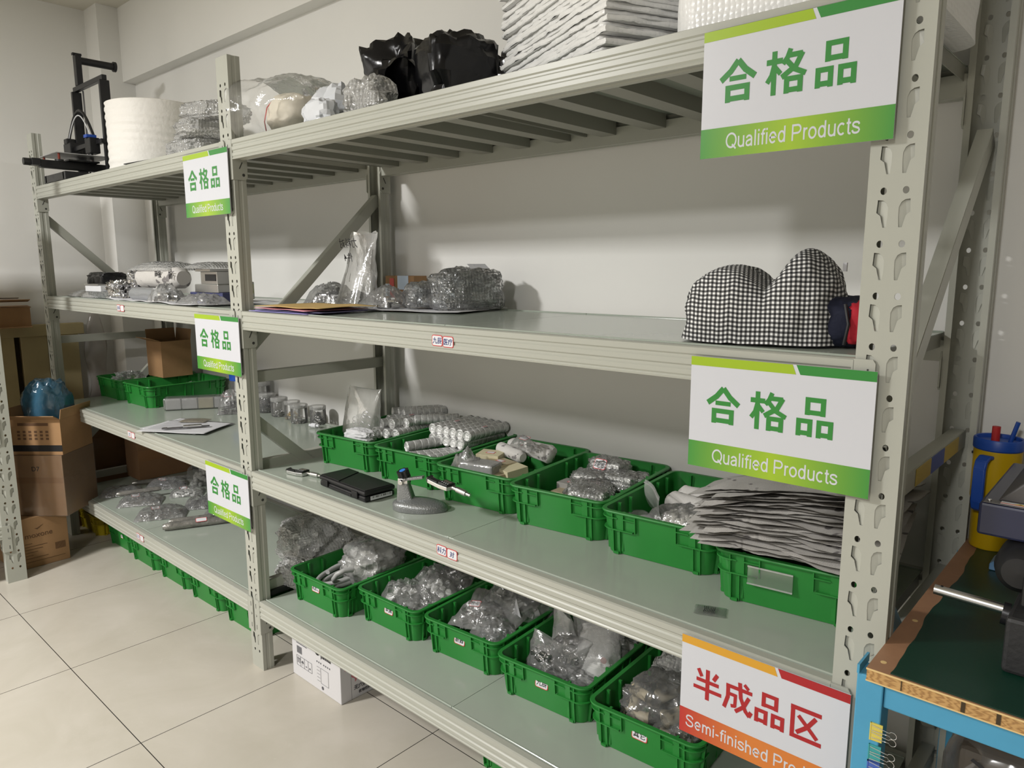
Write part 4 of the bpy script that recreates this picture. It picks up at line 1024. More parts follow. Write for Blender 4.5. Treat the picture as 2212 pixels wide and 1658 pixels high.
# ---------------------------------------------------------------- second level, right bay: what fills the crates
def inC(c, u, v, z):
    """Point inside a crate: u, v in -1..1 across its floor, z above its base."""
    a = c.rotation_euler.z; x, y = u * CA * 0.9, v * CB * 0.9
    return V((c.location.x + x * math.cos(a) - y * math.sin(a), c.location.y + x * math.sin(a) + y * math.cos(a), c.location.z + z))
WRAP = mat('film_wrapped_metal', (0.50, 0.50, 0.49), 0.2, 0.3, var=0.3, vscale=60, bs=0.35, bscale=70, bdist=0.003)
WRAPR = mat('wrap_ring', (0.74, 0.74, 0.72), 0.3, 0.1)
WRAPE = mat('crumpled_film_end', (0.80, 0.80, 0.78), 0.15, 0.3, bs=1.0, bscale=160, bdist=0.006)
def rings_roll_mb(L, r, n, seed):
    """Row of round parts shrink-wrapped into one bar; along y, axis at z=0."""
    mb = MB(); prof = []
    for k in range(n):
        y0 = L * k / n; y1 = L * (k + 1) / n
        prof += [(r * 0.95, y0), (r, y0 + 0.12 * (y1 - y0)), (r, y1 - 0.12 * (y1 - y0)), (r * 0.95, y1 - 0.001)]
    rings = [[(q * math.cos(2 * math.pi * i / 18), y, q * math.sin(2 * math.pi * i / 18)) for i in range(18)] for q, y in prof]
    mb.loft(rings, True)
    mb.mi = 1
    for k in range(1, n):
        y = L * k / n
        mb.loft([[(q * math.cos(2 * math.pi * i / 18), y + d, q * math.sin(2 * math.pi * i / 18)) for i in range(18)] for q, d in ((r * 0.97, -0.001), (r * 1.012, 0), (r * 0.97, 0.001))], True)
    mb.mi = 2
    for y, s_ in ((0, -1), (L, 1)):
        def cap(u, v):
            a = 2 * math.pi * u; q = r * (1.04 - v * 1.04)
            return V((q * math.cos(a), y + s_ * (0.004 * math.sin(min(1, v * 3) * math.pi) - 0.004 * v * abs(nz(q * 150 * math.cos(a), q * 150 * math.sin(a), seed))), q * math.sin(a)))
        g = MB().grid(18, 5, cap, wrap=True); g.m = [2] * len(g.f); mb.join(g)
    return mb
def rolls(crate_, spec, label, group, r=0.0175):
    me = {}
    for i, (u, v, z, L, dz, rot) in enumerate(spec):
        key = round(L, 3)
        if key not in me: 
            o0 = mk('wrapped_roll', rings_roll_mb(L, r, max(4, int(L / 0.021)), i), [WRAP, WRAPR, WRAPE], smooth=40); me[key] = o0.data; o = o0
        else:
            o = bpy.data.objects.new('wrapped_roll', me[key]); COL.objects.link(o)
        o.location = inC(crate_, u, v, z); o.rotation_euler = (R(dz), 0, crate_.rotation_euler.z + R(rot))
        tag(o, label, 'wrapped roll', group)
        if i in (1, 5):
            s = mk('sticker', MB().box(-0.012, -0.0075, 0, 0.012, 0.0075, 0.0006), TAGR[0], o, loc=(0, L * 0.45, r + 0.0002), rz=R(90)); s['label'] = 'small white sticker with red print'
            mk('print_mark', MB().box(-0.010, -0.004, 0.0006, 0.010, -0.0015, 0.0009).box(-0.010, 0.0015, 0.0006, 0.010, 0.004, 0.0009), REDP, s)
c = C2[0]
r_ = 0.0165
rolls(c, [(-0.02, -0.30, 0.093, 0.20, 0, -8), (0.22, -0.36, 0.092, 0.20, 0, -6), (0.48, -0.33, 0.094, 0.20, 0, -5), (0.76, -0.25, 0.094, 0.22, 0, -3), (0.12, -0.22, 0.122, 0.19, 0, -12), (0.42, -0.12, 0.123, 0.20, 0, -7), (0.70, 0.10, 0.122, 0.17, 0, -8),
          (-0.10, 0.15, 0.122, 0.16, 0, -20), (-0.30, 0.42, 0.140, 0.17, 0, -38), (-0.05, 0.42, 0.140, 0.17, 0, -34), (0.20, 0.40, 0.140, 0.16, 0, -30), (0.82, 0.30, 0.130, 0.15, 0, -45)],
      'clear film-wrapped roll of round metal parts heaped in the crate nearest the middle upright', 'wrapped rolls in the crate nearest the upright')
c = C2[1]
sp = [(-0.72 + 0.29 * k, 0.10 - 0.02 * k, 0.105, 0.185, 0, -4) for k in range(6)] + [(-0.62 + 0.285 * k, 0.02 - 0.015 * k, 0.076, 0.20, 0, -4) for k in range(5)] + [(-0.78, -0.58, 0.072, 0.165, 2, -22), (-0.45, -0.72, 0.050, 0.20, 0, -28), (-0.12, -0.70, 0.050, 0.20, 0, -24), (0.22, -0.68, 0.050, 0.20, 0, -18)]
rolls(c, [(u, v, z + 0.02 if k < 11 else z + 0.012, L, d, rt) for k, (u, v, z, L, d, rt) in enumerate(sp)], 'clear film-wrapped roll of round metal parts lying in the second crate from the middle upright', 'wrapped rolls in the second crate')
# zip bag and cloth in the first crate
def standbag(u, v):
    a = 2 * math.pi * u
    rx, ry = 0.076, 0.030 * (1 - v) ** 0.7 + 0.004
    k = 1 + 0.05 * ridge(math.cos(a) * 2, math.sin(a) * 2, v * 3)
    return V((rx * spow(math.cos(a), 0.5) * k + 0.006 * v, ry * spow(math.sin(a), 0.6) * k + 0.02 * v * v, v * 0.158 + 0.003 * math.cos(a * 2) * v))
o = tag(mk('zip_bag', MB().grid(44, 24, standbag, wrap=True), film('standing_bag_film', haze=0.34, gloss=0.2, bscale=14, body=(0.62, 0.62, 0.58)), smooth=60, loc=inC(c := C2[0], -0.42, -0.42, 0.088), rz=R(6)), 'clear zip bag of wire hooks standing in the crate nearest the middle upright', 'bag')
mb = MB(); rg = random.Random(5)
for k in range(9):
    x, z = rg.uniform(-0.03, 0.045), rg.uniform(0.02, 0.075)
    mb.tube([(x + 0.012 * math.cos(t * 0.7), -0.004, z + 0.009 * math.sin(t * 0.7)) for t in range(8)], 0.0014, 5)
mk('contents', mb, DSTEEL, o)['label'] = 'dark bent wire hooks'
CLOTH = mat('white_cloth', (0.62, 0.62, 0.63), 0.8, bs=0.4, bscale=40, bdist=0.006)
crumple('rag', 'folded white cloth at the front of the crate nearest the middle upright', 'cloth', inC(C2[0], 0.12, -0.80, 0.082), (0.13, 0.07, 0.042), 81, CLOTH, 4, 0.14, 2, 0.03, 0.7)
# third crate
c = C2[2]
def P2(q): return inC(*q)
news_roll('newspaper_roll', 'long newspaper roll at the back of the boxes crate, farthest from the camera', inC(c, -0.80, 0.55, 0.092), inC(c, 0.72, 0.50, 0.092), 0.019, 1.3)
news_roll('newspaper_roll', 'newspaper roll with a red-edged tag across the middle of the boxes crate', inC(c, -0.72, 0.15, 0.096), inC(c, 0.30, -0.06, 0.088), 0.018, 2.9)
news_roll('newspaper_roll', 'loose newspaper roll with torn ends at the right of the boxes crate', inC(c, 0.10, 0.20, 0.104), inC(c, 0.90, 0.22, 0.088), 0.020, 7.7)
YBOX = mat('cream_card', srgb(200, 192, 160), 0.7, var=0.08, vscale=30); BBOX = mat('tan_card', srgb(168, 156, 128), 0.7, var=0.1, vscale=30)
def smallbox(loc, rz, w, d, h, m, label, tilt=0, tagm=None):
    o = tag(mk('small_box', MB().box(-w / 2, -d / 2, 0, w / 2, d / 2, h), m, bev=0.001, loc=loc, rz=rz), label, 'box'); o.rotation_euler.x = R(tilt)
    if tagm: mk('sticker', MB().box(-0.014, -0.008, h, 0.014, 0.008, h + 0.0005), REDP, o).__setitem__('label', 'red-edged sticker'); mk('sticker_face', MB().box(-0.012, -0.006, h + 0.0005, 0.012, 0.006, h + 0.0008), WHITE, o.children[0])
    return o
a_ = c.rotation_euler.z
smallbox(inC(c, -0.62, -0.16, 0.078), a_ + R(12), 0.075, 0.055, 0.032, YBOX, 'cream box with an open flap at the left of the boxes crate', 4, True)
smallbox(inC(c, -0.10, -0.34, 0.076), a_ - R(14), 0.085, 0.06, 0.024, BBOX, 'flat tan box with a red-edged sticker in the middle of the boxes crate', 0, True)
smallbox(inC(c, 0.36, -0.44, 0.066), a_ - R(20), 0.075, 0.07, 0.030, YBOX, 'cream and grey box at the right front of the boxes crate', 6)
smallbox(inC(c, 0.18, -0.74, 0.066), a_ - R(10), 0.06, 0.05, 0.018, BBOX, 'small tan box lying low at the front right of the boxes crate')
bag_of('parts_bag', 'small crinkled clear bag at the front left of the boxes crate', 'bag', inC(c, -0.72, -0.72, 0.076), a_, 0.085, 0.075, 0.045, 90, 'chip', 18, 0.005, WRAPE, wr=0.5)
o = tag(mk('wrapped_stack', MB().box(-0.055, -0.032, 0, 0.055, 0.032, 0.048), film('block_film', haze=0.35, gloss=0.35, bscale=40), bev=0.006, loc=inC(c, -0.26, -0.74, 0.062), rz=a_ + R(8)), 'clear-wrapped block of grey plates at the front of the boxes crate', 'wrapped block')
mb = MB()
for k in range(8): mb.box(-0.050 + 0.0128 * k, -0.028, 0.004, -0.041 + 0.0128 * k, 0.028, 0.044)
mk('contents', mb, GREYF, o)['label'] = 'row of grey metal plates'
bag_of('parts_bag', 'clear bag with a silver wrapper and red-edged tag, back of the boxes crate', 'bag', inC(c, 0.25, 0.06, 0.132), a_ - R(25), 0.11, 0.05, 0.024, 91, 'chip', 12, 0.006, CHROME, tagtxt='', wr=0.4)
# fourth crate: packets
c = C2[3]; a_ = c.rotation_euler.z
PF = PFILM
def packet(loc, rz, size, seed, label, tagtxt=None, core=WRAPE, dark=0):
    o = tag(mk('wrapped_packet', blob_mb(*size, seed, 0.22, 1.8, 0.6, 0.55, 36, 22, 0.06, 0.8), PF, smooth=40, loc=loc, rz=rz), label, 'packet', None)
    k = mk('contents', blob_mb(size[0] * 0.8, size[1] * 0.8, size[2] * 0.82, seed + 1, 0.1, 2, 0.3, 0.35, 24, 12), core, o, smooth=30, loc=(0, 0, 0.002)); k['label'] = 'wrapped metal block'
    if tagtxt is not None:
        s = mk('sticker', sticker_mb(tagtxt, 0.040, 0.030), TAGR, o, loc=(-size[0] * 0.06, -size[1] * 0.40, size[2] * 0.72)); s.rotation_euler = (R(-30), 0, 0); s['label'] = 'white red-edged sticker with black handwriting'
    return o
packet(inC(c, -0.05, 0.62, 0.070), a_ - R(6), (0.13, 0.085, 0.060), 101, 'clear packet with a white red-edged tag at the back of the packets crate', '件号')
packet(inC(c, -0.20, 0.20, 0.050), a_ + R(6), (0.12, 0.09, 0.055), 103, 'clear packet in the left middle of the packets crate')
packet(inC(c, 0.45, 0.36, 0.055), a_ + R(4), (0.12, 0.09, 0.055), 105, 'flat bubble-wrapped packet in the middle right of the packets crate')
packet(inC(c, 0.78, 0.50, 0.052), a_ + R(10), (0.075, 0.08, 0.052), 107, 'small shiny crinkled packet at the right side of the packets crate')
packet(inC(c, 0.18, -0.36, 0.024), a_ + R(20), (0.14, 0.15, 0.078), 109, 'large bubble-wrapped packet at the front of the packets crate')
smallbox(inC(c, -0.50, -0.05, 0.052), a_ - R(4), 0.075, 0.05, 0.022, mat('grey_card', (0.30, 0.29, 0.27), 0.6), 'small grey tin with a red-edged sticker at the left of the packets crate', 0, True)
smallbox(inC(c, -0.40, -0.30, 0.042), a_ - R(6), 0.085, 0.05, 0.018, BBOX, 'flat tan tin under the grey tin in the packets crate')
# fifth crate
c = C2[4]; a_ = c.rotation_euler.z
news_roll('newspaper_roll', 'thick newspaper roll at the back of the white-caps crate', inC(c, -0.55, 0.45, 0.050), inC(c, 0.85, 0.30, 0.050), 0.028, 11.1, NEWSL)
news_roll('newspaper_roll', 'newspaper roll with bold black characters in front in the white-caps crate', inC(c, -0.62, 0.14, 0.046), inC(c, 0.85, -0.02, 0.046), 0.028, 4.4, NEWSL)
bag_of('zip_bag', 'clear zip bag full of white plastic caps in the white-caps crate', 'bag', inC(c, 0.12, -0.38, 0.050), a_ - R(12), 0.20, 0.12, 0.040, 112, 'cap', 26, 0.0095, mat('white_caps', (0.62, 0.60, 0.55), 0.4), wr=0.3, ch=0.85)
def flap_mb(w, h, seed): return MB().grid(16, 12, lambda u, v: V(((u - .5) * w, 0.03 * (v - .5) ** 2 + 0.012 * math.sin(3 * u + seed), v * h)))
o = tag(mk('zip_bag', flap_mb(0.13, 0.075, 1).join(pillow_mb(0.13, 0.09, 0.02, 113), Matrix.Translation((0, -0.045, -0.004))), FILMH, smooth=60, loc=inC(c, -0.62, -0.34, 0.055), rz=a_ - R(40)), 'empty clear zip bag standing open at the left of the white-caps crate', 'bag')
o.rotation_euler.x = R(12)
mk('zip_strip', MB().tube([(-0.065 + 0.01 * k, 0.004 + 0.012 * math.sin(3 * k / 13 + 1), 0.068) for k in range(14)], 0.0018, 5), FILMH, o)
# newspapers on the sixth crate
c = C2[5]
rn = random.Random(9)
def news_sheet_mb(w, d, seed, lift):
    """Folded sheet: front edge folded round, sags at the corners."""
    def top(u, v):
        x, y = (u - .5) * w, (v - .5) * d
        cr = abs(2 * u - 1) ** 2 * abs(2 * v - 1) ** 1.2
        z = 0.004 + 0.0035 * nz(x * 14, y * 14, seed) + 0.002 * nz(x * 45, y * 45, seed) - lift * cr * (0.6 + 0.6 * nz(seed, u * 2, 3))
        y2 = y - 0.012 * math.sin(math.pi * u * 3 + seed) * (1 - v) - 0.006 * nz(x * 30, 0, seed) * (1 - v)
        return V((x, y2, z))
    g = MB().grid(26, 14, top)
    # the second leaf of the fold lies just beneath
    h = MB().grid(26, 14, lambda u, v: top(u, v) + V((0.003 * nz(u * 5, seed, 1), 0.004 + 0.006 * nz(u * 7, seed, 4) * (1 - v), -0.0012 - 0.0015 * v)))
    return g.join(h)
NS = [mk('newspaper', news_sheet_mb(0.30 + 0.01 * k, 0.36, 10 + k * 3.3, 0.012), NEWSL if k % 3 == 0 else NEWS, smooth=60) for k in range(8)]
for k in range(34):
    o = NS[k] if k < 8 else dup(NS[k % 8])
    t = k / 33
    o.location = (c.location.x - 0.006 - 0.008 * t + rn.uniform(-0.012, 0.012), c.location.y - 0.035 + 0.035 * t + rn.uniform(-0.012, 0.012), z2 + CH + 0.0135 + 0.0029 * k)
    o.rotation_euler = (R(-7 * t), R(-9 * t), R(5 + rn.uniform(-6, 6) + 4 * t))
    tag(o, 'creased newspaper sheet in the pile on the crate by the right upright', 'newspaper', 'newspapers piled on the right crate')
o = tag(mk('newspaper', news_sheet_mb(0.20, 0.30, 77, 0.03), newsprint('newsprint_dark', 0.62), smooth=60, loc=(1.60, 0.45, z2 + CH + 0.09), rz=R(30)), 'dark printed newspaper sheet sticking up at the back of the newspaper pile', 'newspaper')
o.rotation_euler.x = R(22)
o = tag(mk('label_holder', MB().box(-0.043, -0.0022, -0.019, 0.043, 0, 0.019), film('holder_film', haze=0.08, gloss=0.4, bscale=2, bs=0.05), bev=0.0006, loc=(c.location.x - 0.005 - math.sin(-c.rotation_euler.z) * 0, c.location.y - (CB + 0.013), z2 + CH * 0.62), rz=c.rotation_euler.z), 'clear empty label holder on the front of the crate under the newspapers', 'label holder')
mk('rim', MB().box(-0.043, -0.0034, -0.019, 0.043, -0.0022, -0.016).box(-0.043, -0.0034, 0.016, 0.043, -0.0022, 0.019), FILMH, o)

# ---------------------------------------------------------------- second level, right bay: tools in front
def micrometer(name, label, loc, rz, tilt=0):
    """Lies along +x: C frame at the left, thimble to the right."""
    o = thing(name, label, 'micrometer', loc, rz)
    poly = [(-0.052, -0.010), (-0.040, -0.016), (0.006, -0.018), (0.030, -0.014), (0.034, 0.018), (-0.004, 0.018), (-0.008, 0.010), (-0.016, 0.006), (-0.040, 0.006), (-0.046, 0.014), (-0.056, 0.014)]
    mk('frame', MB().prism(poly, 0.0, 0.011, 'z'), ALU, o, bev=0.0015)
    pb = [(-0.004, -0.013), (0.028, -0.011), (0.031, 0.017), (-0.002, 0.017)]
    f = mk('display_housing', MB().prism(pb, 0.011, 0.0165, 'z'), BLACKP, o, bev=0.0012)
    mk('screen', MB().box(0.002, 0.002, 0.0165, 0.026, 0.012, 0.0169), mat('lcd', (0.11, 0.10, 0.075), 0.2), f)
    for k in range(4): mk('button', MB().cyl((0.004 + 0.007 * k, -0.005, 0.0165), (0.004 + 0.007 * k, -0.005, 0.0175), 0.0016, n=8), WHITE, f)
    mk('insulating_grip', MB().prism([(-0.050, -0.009), (-0.038, -0.013), (-0.008, -0.013), (-0.010, 0.002), (-0.040, 0.003), (-0.046, 0.011), (-0.053, 0.011)], 0.011, 0.0135, 'z'), BLACKP, o, bev=0.001)
    mk('anvil', MB().cyl((-0.046, 0.011, 0.006), (-0.036, 0.011, 0.006), 0.003, n=10), CHROME, o, smooth=40)
    mk('spindle', MB().cyl((-0.022, 0.011, 0.006), (0.0, 0.011, 0.006), 0.003, n=10), CHROME, o, smooth=40)
    mk('sleeve', MB().cyl((0.032, 0.006, 0.007), (0.052, 0.006, 0.007), 0.0058, n=16), CHROME, o, smooth=40)
    mk('thimble', MB().cyl((0.050, 0.006, 0.007), (0.082, 0.006, 0.007), 0.0078, n=18), ALU, o, smooth=40)
    mk('ratchet', MB().cyl((0.082, 0.006, 0.007), (0.098, 0.006, 0.007), 0.0048, n=12), CHROME, o, smooth=40)
    if tilt: o.rotation_euler.y = R(tilt)
    return o
micrometer('micrometer', 'digital micrometer lying on the deck left of the black case', (0.150, 0.082, z2 + 0.0008), R(10))
o = thing('instrument_case', 'black hard plastic instrument case with a white barcode label, between two micrometers', 'case', (0.428, 0.105, z2 + 0.0006), R(-3))
mk('base', MB().box(-0.122, -0.052, 0, 0.122, 0.052, 0.017), BLACKP, o, bev=0.005)
mb = MB().box(-0.124, -0.054, 0.0185, 0.124, 0.054, 0.033)
mk('lid', mb, BLACKP, o, bev=0.006)
mk('lid_facet', MB().prism([(-0.118, -0.048), (-0.02, -0.048), (-0.06, 0.048), (-0.118, 0.048)], 0.033, 0.0352, 'z').prism([(-0.010, -0.048), (0.118, -0.048), (0.118, 0.048), (-0.05, 0.048)], 0.033, 0.0345, 'z'), BLACKP, o, bev=0.0015)
mk('latch', MB().box(-0.10, -0.057, 0.006, -0.07, -0.052, 0.026).box(0.06, -0.057, 0.006, 0.09, -0.052, 0.026).box(-0.065, -0.0555, 0.004, 0.055, -0.052, 0.012), BLACKP, o, bev=0.001)
s = mk('barcode_label', MB().box(0.1240, -0.034, 0.004, 0.1246, 0.040, 0.0155), WHITE, o); mb = MB(); rg = random.Random(3); y = -0.03
while y < 0.036:
    w = rg.choice((0.0006, 0.001, 0.0016)); mb.box(0.1246, y, 0.009, 0.1248, y + w, 0.0145); y += w + rg.choice((0.0008, 0.0012, 0.003))
mk('bars', mb, INKB, s)
# micrometer stand
GH = mat('hammered_grey', (0.26, 0.27, 0.27), 0.32, 0.55, bs=0.6, bscale=260, bdist=0.002)
o = thing('micrometer_stand', 'grey hammered-metal micrometer stand with black knobs and a blue cap', 'micrometer stand', (0.695, 0.115, z2 + 0.0006), R(32))
def basefn(u, v):
    a = 2 * math.pi * u
    k = [1.0, 1.0, 0.93, 0.62, 0.30, 0.0][min(5, int(v * 5 + 0.001))] if False else (1 - v ** 2.2)
    return V((0.078 * k * math.cos(a) * (1 + 0.1 * math.cos(a)) - 0.012 * v, 0.044 * k * math.sin(a), 0.004 + 0.030 * v ** 0.6 if v > 0 else 0))
mk('base', MB().grid(48, 14, basefn, wrap=True), GH, o, smooth=60)
col = [rrect(0.026 - 0.010 * t, 0.018 - 0.005 * t, 0.006, 0.012 + 0.060 * t, 3) for t in (0, 0.25, 0.5, 0.75, 1)]
mb = MB(); mb.loft([[(x - 0.030 - 0.002 * i, y, z) for x, y, z in r] for i, r in enumerate(col)], True, True, True)
mk('column', mb, GH, o, smooth=40)
mb = MB(); mb.box(-0.052, -0.010, 0.070, -0.024, 0.010, 0.086); mb.cyl((-0.040, -0.024, 0.078), (-0.040, 0.016, 0.078), 0.0065, n=14)
mk('clamp', mb, ALU, o, bev=0.001)
def knob_mb(r, h, n=8):
    poly = [(r * (1 + 0.09 * math.cos(n * t)) * math.cos(t), r * (1 + 0.09 * math.cos(n * t)) * math.sin(t)) for t in [2 * math.pi * i / 64 for i in range(64)]]
    return MB().prism(poly, 0, h, 'z')
k_ = mk('clamp_knob', knob_mb(0.0165, 0.017), BLACKP, o, bev=0.001, loc=(-0.036, 0.0, 0.092)); k_.rotation_euler = (R(12), R(-14), 0)
mk('cap', MB().cyl((0, 0, 0.017), (0, 0, 0.0178), 0.0085, n=20), mat('blue_cap', srgb(60, 130, 216), 0.4), k_)['label'] = 'blue cap'
mk('knob_stem', MB().cyl((-0.036, 0, 0.084), (-0.036, 0, 0.094), 0.005, n=12), CHROME, o, smooth=40)
k_ = mk('side_knob', knob_mb(0.0155, 0.014), BLACKP, o, bev=0.001, loc=(-0.040, 0.030, 0.076)); k_.rotation_euler = (R(90), 0, 0)
mk('jaw', MB().beam((-0.030, -0.004, 0.084), (0.022, -0.010, 0.094), 0.016, 0.007), GH, o, bev=0.001)
micrometer('micrometer', 'digital micrometer clamped in the grey stand with its thimble pointing right', (0.800, 0.112, z2 + 0.086), R(2), 8)
o = tag(mk('zip_bag', pillow_mb(0.062, 0.042, 0.003, 121, 0.2), film('small_zip_film', haze=0.10, gloss=0.12, bscale=30, body=(0.4, 0.42, 0.4)), smooth=60, loc=(1.585, 0.093, z2 + 0.0012), rz=R(22)), 'tiny clear zip bag of black bent pins on the deck below the newspapers', 'bag')
mb = MB()
for k in range(7): mb.tube([(-0.012 + 0.003 * k, -0.012, 0.0028), (-0.010 + 0.003 * k, 0.0, 0.0036), (-0.012 + 0.0035 * k, 0.012, 0.0028)], 0.0007, 5)
mk('contents', mb, BLACKP, o)['label'] = 'black bent pins'

# ---------------------------------------------------------------- second level, left bay
JARF = film('jar_plastic', haze=0.10, gloss=0.35, bscale=3, bs=0.05)
def jar(loc, r, h, label, kind, n, cm, lid=None, fillh=0.35, seed=1):
    o = thing('parts_jar', label, 'jar', loc, 0, 'jars at the back of the middle shelf')
    mk('jar_body', MB().lathe([(0, 0), (r * 0.92, 0), (r, 0.004), (r, h * 0.78), (r * 0.94, h * 0.82)], 28), JARF, o, smooth=40)
    mk('jar_lid', MB().lathe([(0, h * 0.81), (r * 1.0, h * 0.81), (r * 1.03, h * 0.83), (r * 1.03, h * 0.98), (r * 0.97, h), (0, h)], 28), lid or FILMH, o, smooth=40)
    c_ = mk('contents', heap_mb(kind, n, r * 0.8, r * 0.8, h * fillh, seed, r * 0.17), cm, o, smooth=40, loc=(0, 0, 0.003)); c_['kind'] = 'stuff'
    return o
BRASS = mat('brass_bits', (0.5, 0.38, 0.18), 0.3, 0.8)
jar((-0.885, 0.555, z2), 0.042, 0.088, 'clear jar packed with dark screws, leftmost behind the middle upright', 'screw', 90, DSTEEL, fillh=0.7, seed=1)
jar((-0.755, 0.545, z2), 0.037, 0.084, 'clear jar with a shallow layer of bright nuts, second from the upright', 'ring', 50, STEEL, fillh=0.3, seed=2)
jar((-0.655, 0.550, z2), 0.034, 0.080, 'clear jar with pale plastic and brass bits, between two steel-filled jars', 'chip', 36, BRASS, fillh=0.4, seed=3)
jar((-0.560, 0.525, z2), 0.036, 0.080, 'nearly empty clear jar in front, beside the dark-filled jar', 'ring', 20, STEEL, fillh=0.16, seed=4)
jar((-0.478, 0.565, z2), 0.034, 0.078, 'clear jar of dark nuts next to the tall zip bag', 'ring', 60, DSTEEL, fillh=0.7, seed=5)
jar((-0.172, 0.585, z2), 0.034, 0.078, 'clear jar with a white lid behind the zip bag crate', 'ring', 20, STEEL, fillh=0.2, seed=6, lid=WHITE)
jar((-1.090, 0.545, z2), 0.052, 0.160, 'tall clear jar with a blue lid behind the packs on the left bay', 'screw', 60, STEEL, fillh=0.5, seed=7, lid=mat('blue_lid', srgb(40, 88, 190), 0.4))
jar((-0.965, 0.570, z2), 0.048, 0.140, 'tall clear jar with a pale lid beside the blue-lidded jar', 'screw', 60, STEEL, fillh=0.5, seed=8)
o = tag(mk('pipe_plug', MB().cyl((0, 0, 0.010), (0.022, 0, 0.010), 0.010, n=14).cyl((0.022, 0, 0.010), (0.036, 0, 0.010), 0.006, n=12).cyl((-0.012, 0, 0.010), (0, 0, 0.010), 0.006, n=12), WHITE, smooth=40, loc=(-0.425, 0.50, z2 + 0.0008), rz=R(20)), 'small white plastic plug lying beside the jars', 'plug')
bag_of('parts_bag', 'clear bag of small steel parts with a red-edged tag, left of the middle upright', 'bag', (-0.985, 0.435, z2 + 0.001), R(60), 0.12, 0.10, 0.075, 131, 'screw', 60, 0.007, DSTEEL, tagtxt='', wr=0.4)
o = tag(mk('clear_wrap_pack', MB().box(-0.15, -0.036, 0, 0.15, 0.036, 0.058), film('pack_film', haze=0.16, gloss=0.4, bscale=26), bev=0.008, loc=(-1.205, 0.385, z2 + 0.001), rz=R(58)), 'clear-wrapped row of four small white boxes beside the front crate on the left bay', 'wrapped pack')
for k in range(4):
    b = mk('small_box', MB().box(-0.14 + 0.071 * k, -0.031, 0.003, -0.075 + 0.071 * k, 0.031, 0.053), YBOX if k == 2 else PAPER, o, bev=0.001)
# papers with a tool
for k, (x, y, rz, w, d, lab) in enumerate(((-0.835, 0.165, 20, 0.30, 0.22, 'white printed drawing sheet at the bottom of the papers on the left bay'), (-0.800, 0.140, 32, 0.30, 0.21, 'white printed drawing sheet on top of the papers on the left bay'))):
    o = tag(mk('drawing_sheet', sheet_mb(w, d, k + 3, 0.002), PAPER, smooth=60, solid=0.0006, loc=(x, y, z2 + 0.002 + 0.0045 * k), rz=R(rz)), lab, 'paper', None)
    rows = MB(); rg = random.Random(k)
    for q in range(9): 
        L_ = rg.uniform(0.05, 0.22); rows.box(-0.13, 0.075 - 0.017 * q, 0.0048, -0.13 + L_, 0.0765 - 0.017 * q, 0.0050)
    mk('printed_lines', rows, mat('grey_ink', (0.12, 0.12, 0.14), 0.7), o)
o = tag(mk('clear_sleeve', pillow_mb(0.12, 0.075, 0.006, 133), film('sleeve_film', haze=0.4, gloss=0.2, body=(0.42, 0.38, 0.30)), smooth=60, loc=(-0.875, 0.215, z2 + 0.0125), rz=R(38)), 'brownish clear sleeve lying on the drawing sheets', 'sleeve')
o = thing('calliper', 'slim steel sliding tool lying on the drawing sheets', 'tool', (-0.760, 0.135, z2 + 0.0125), R(62))
mk('beam', MB().box(-0.08, -0.007, 0, 0.08, 0.007, 0.004), DSTEEL, o, bev=0.0008); mk('slider', MB().box(-0.02, -0.010, 0.004, 0.05, 0.010, 0.010), ALU, o, bev=0.001); mk('tip', MB().prism([(-0.10, -0.004), (-0.08, -0.007), (-0.08, 0.007), (-0.095, 0.006)], 0, 0.006, 'z'), DSTEEL, o)
# open carton on the two crates and a clear bag in the crate
def open_carton(name, label, loc, rz, w, d, h, m=CARD, flaps=(1, 1, 1, 1), fl=0.06, ang=(20, 20, 20, 20), t=0.003):
    o = thing(name, label, 'carton', loc, rz)
    mb = MB(); mb.box(-w / 2, -d / 2, 0, w / 2, d / 2, t); mb.box(-w / 2, -d / 2, t, w / 2, -d / 2 + t, h); mb.box(-w / 2, d / 2 - t, t, w / 2, d / 2, h); mb.box(-w / 2, -d / 2 + t, t, -w / 2 + t, d / 2 - t, h); mb.box(w / 2 - t, -d / 2 + t, t, w / 2, d / 2 - t, h)
    mk('box_body', mb, m, o)
    for k, (ax, px_, py_, L_) in enumerate((('x', 0, -d / 2, w), ('x', 0, d / 2, w), ('y', -w / 2, 0, d), ('y', w / 2, 0, d))):
        if not flaps[k]: continue
        f = MB()
        if ax == 'x': f.box(-L_ / 2 + 0.002, -t / 2, 0, L_ / 2 - 0.002, t / 2, fl)
        else: f.box(-t / 2, -L_ / 2 + 0.002, 0, t / 2, L_ / 2 - 0.002, fl)
        q = mk('flap', f, m, o, loc=(px_ * 0.994, py_ * 0.994, h))
        if ax == 'x': q.rotation_euler.x = R(ang[k] if k == 0 else -ang[k])
        else: q.rotation_euler.y = R(-ang[k] if k == 2 else ang[k])
    return o
open_carton('carton', 'open brown carton with raised flaps standing on the green crates of the left bay', (-1.685, 0.465, z2 + CH + 0.0012), R(2), 0.165, 0.155, 0.185, CARD, (1, 1, 1, 0), 0.055, (70, 8, 6, 20))
crumple('clear_bag', 'crumpled clear bag bulging out of the far left green crate', 'bag', (-1.80, 0.30, z2 + 0.03), (0.17, 0.16, 0.105), 141, FILM, 0, 0.4, 2.4, 0.05)
crumple('clear_bag', 'small scrap of clear film in the front green crate of the left bay', 'bag', (-1.43, 0.46, z2 + 0.006), (0.08, 0.06, 0.095), 143, FILM, 0, 0.5, 2.4, 0.05)
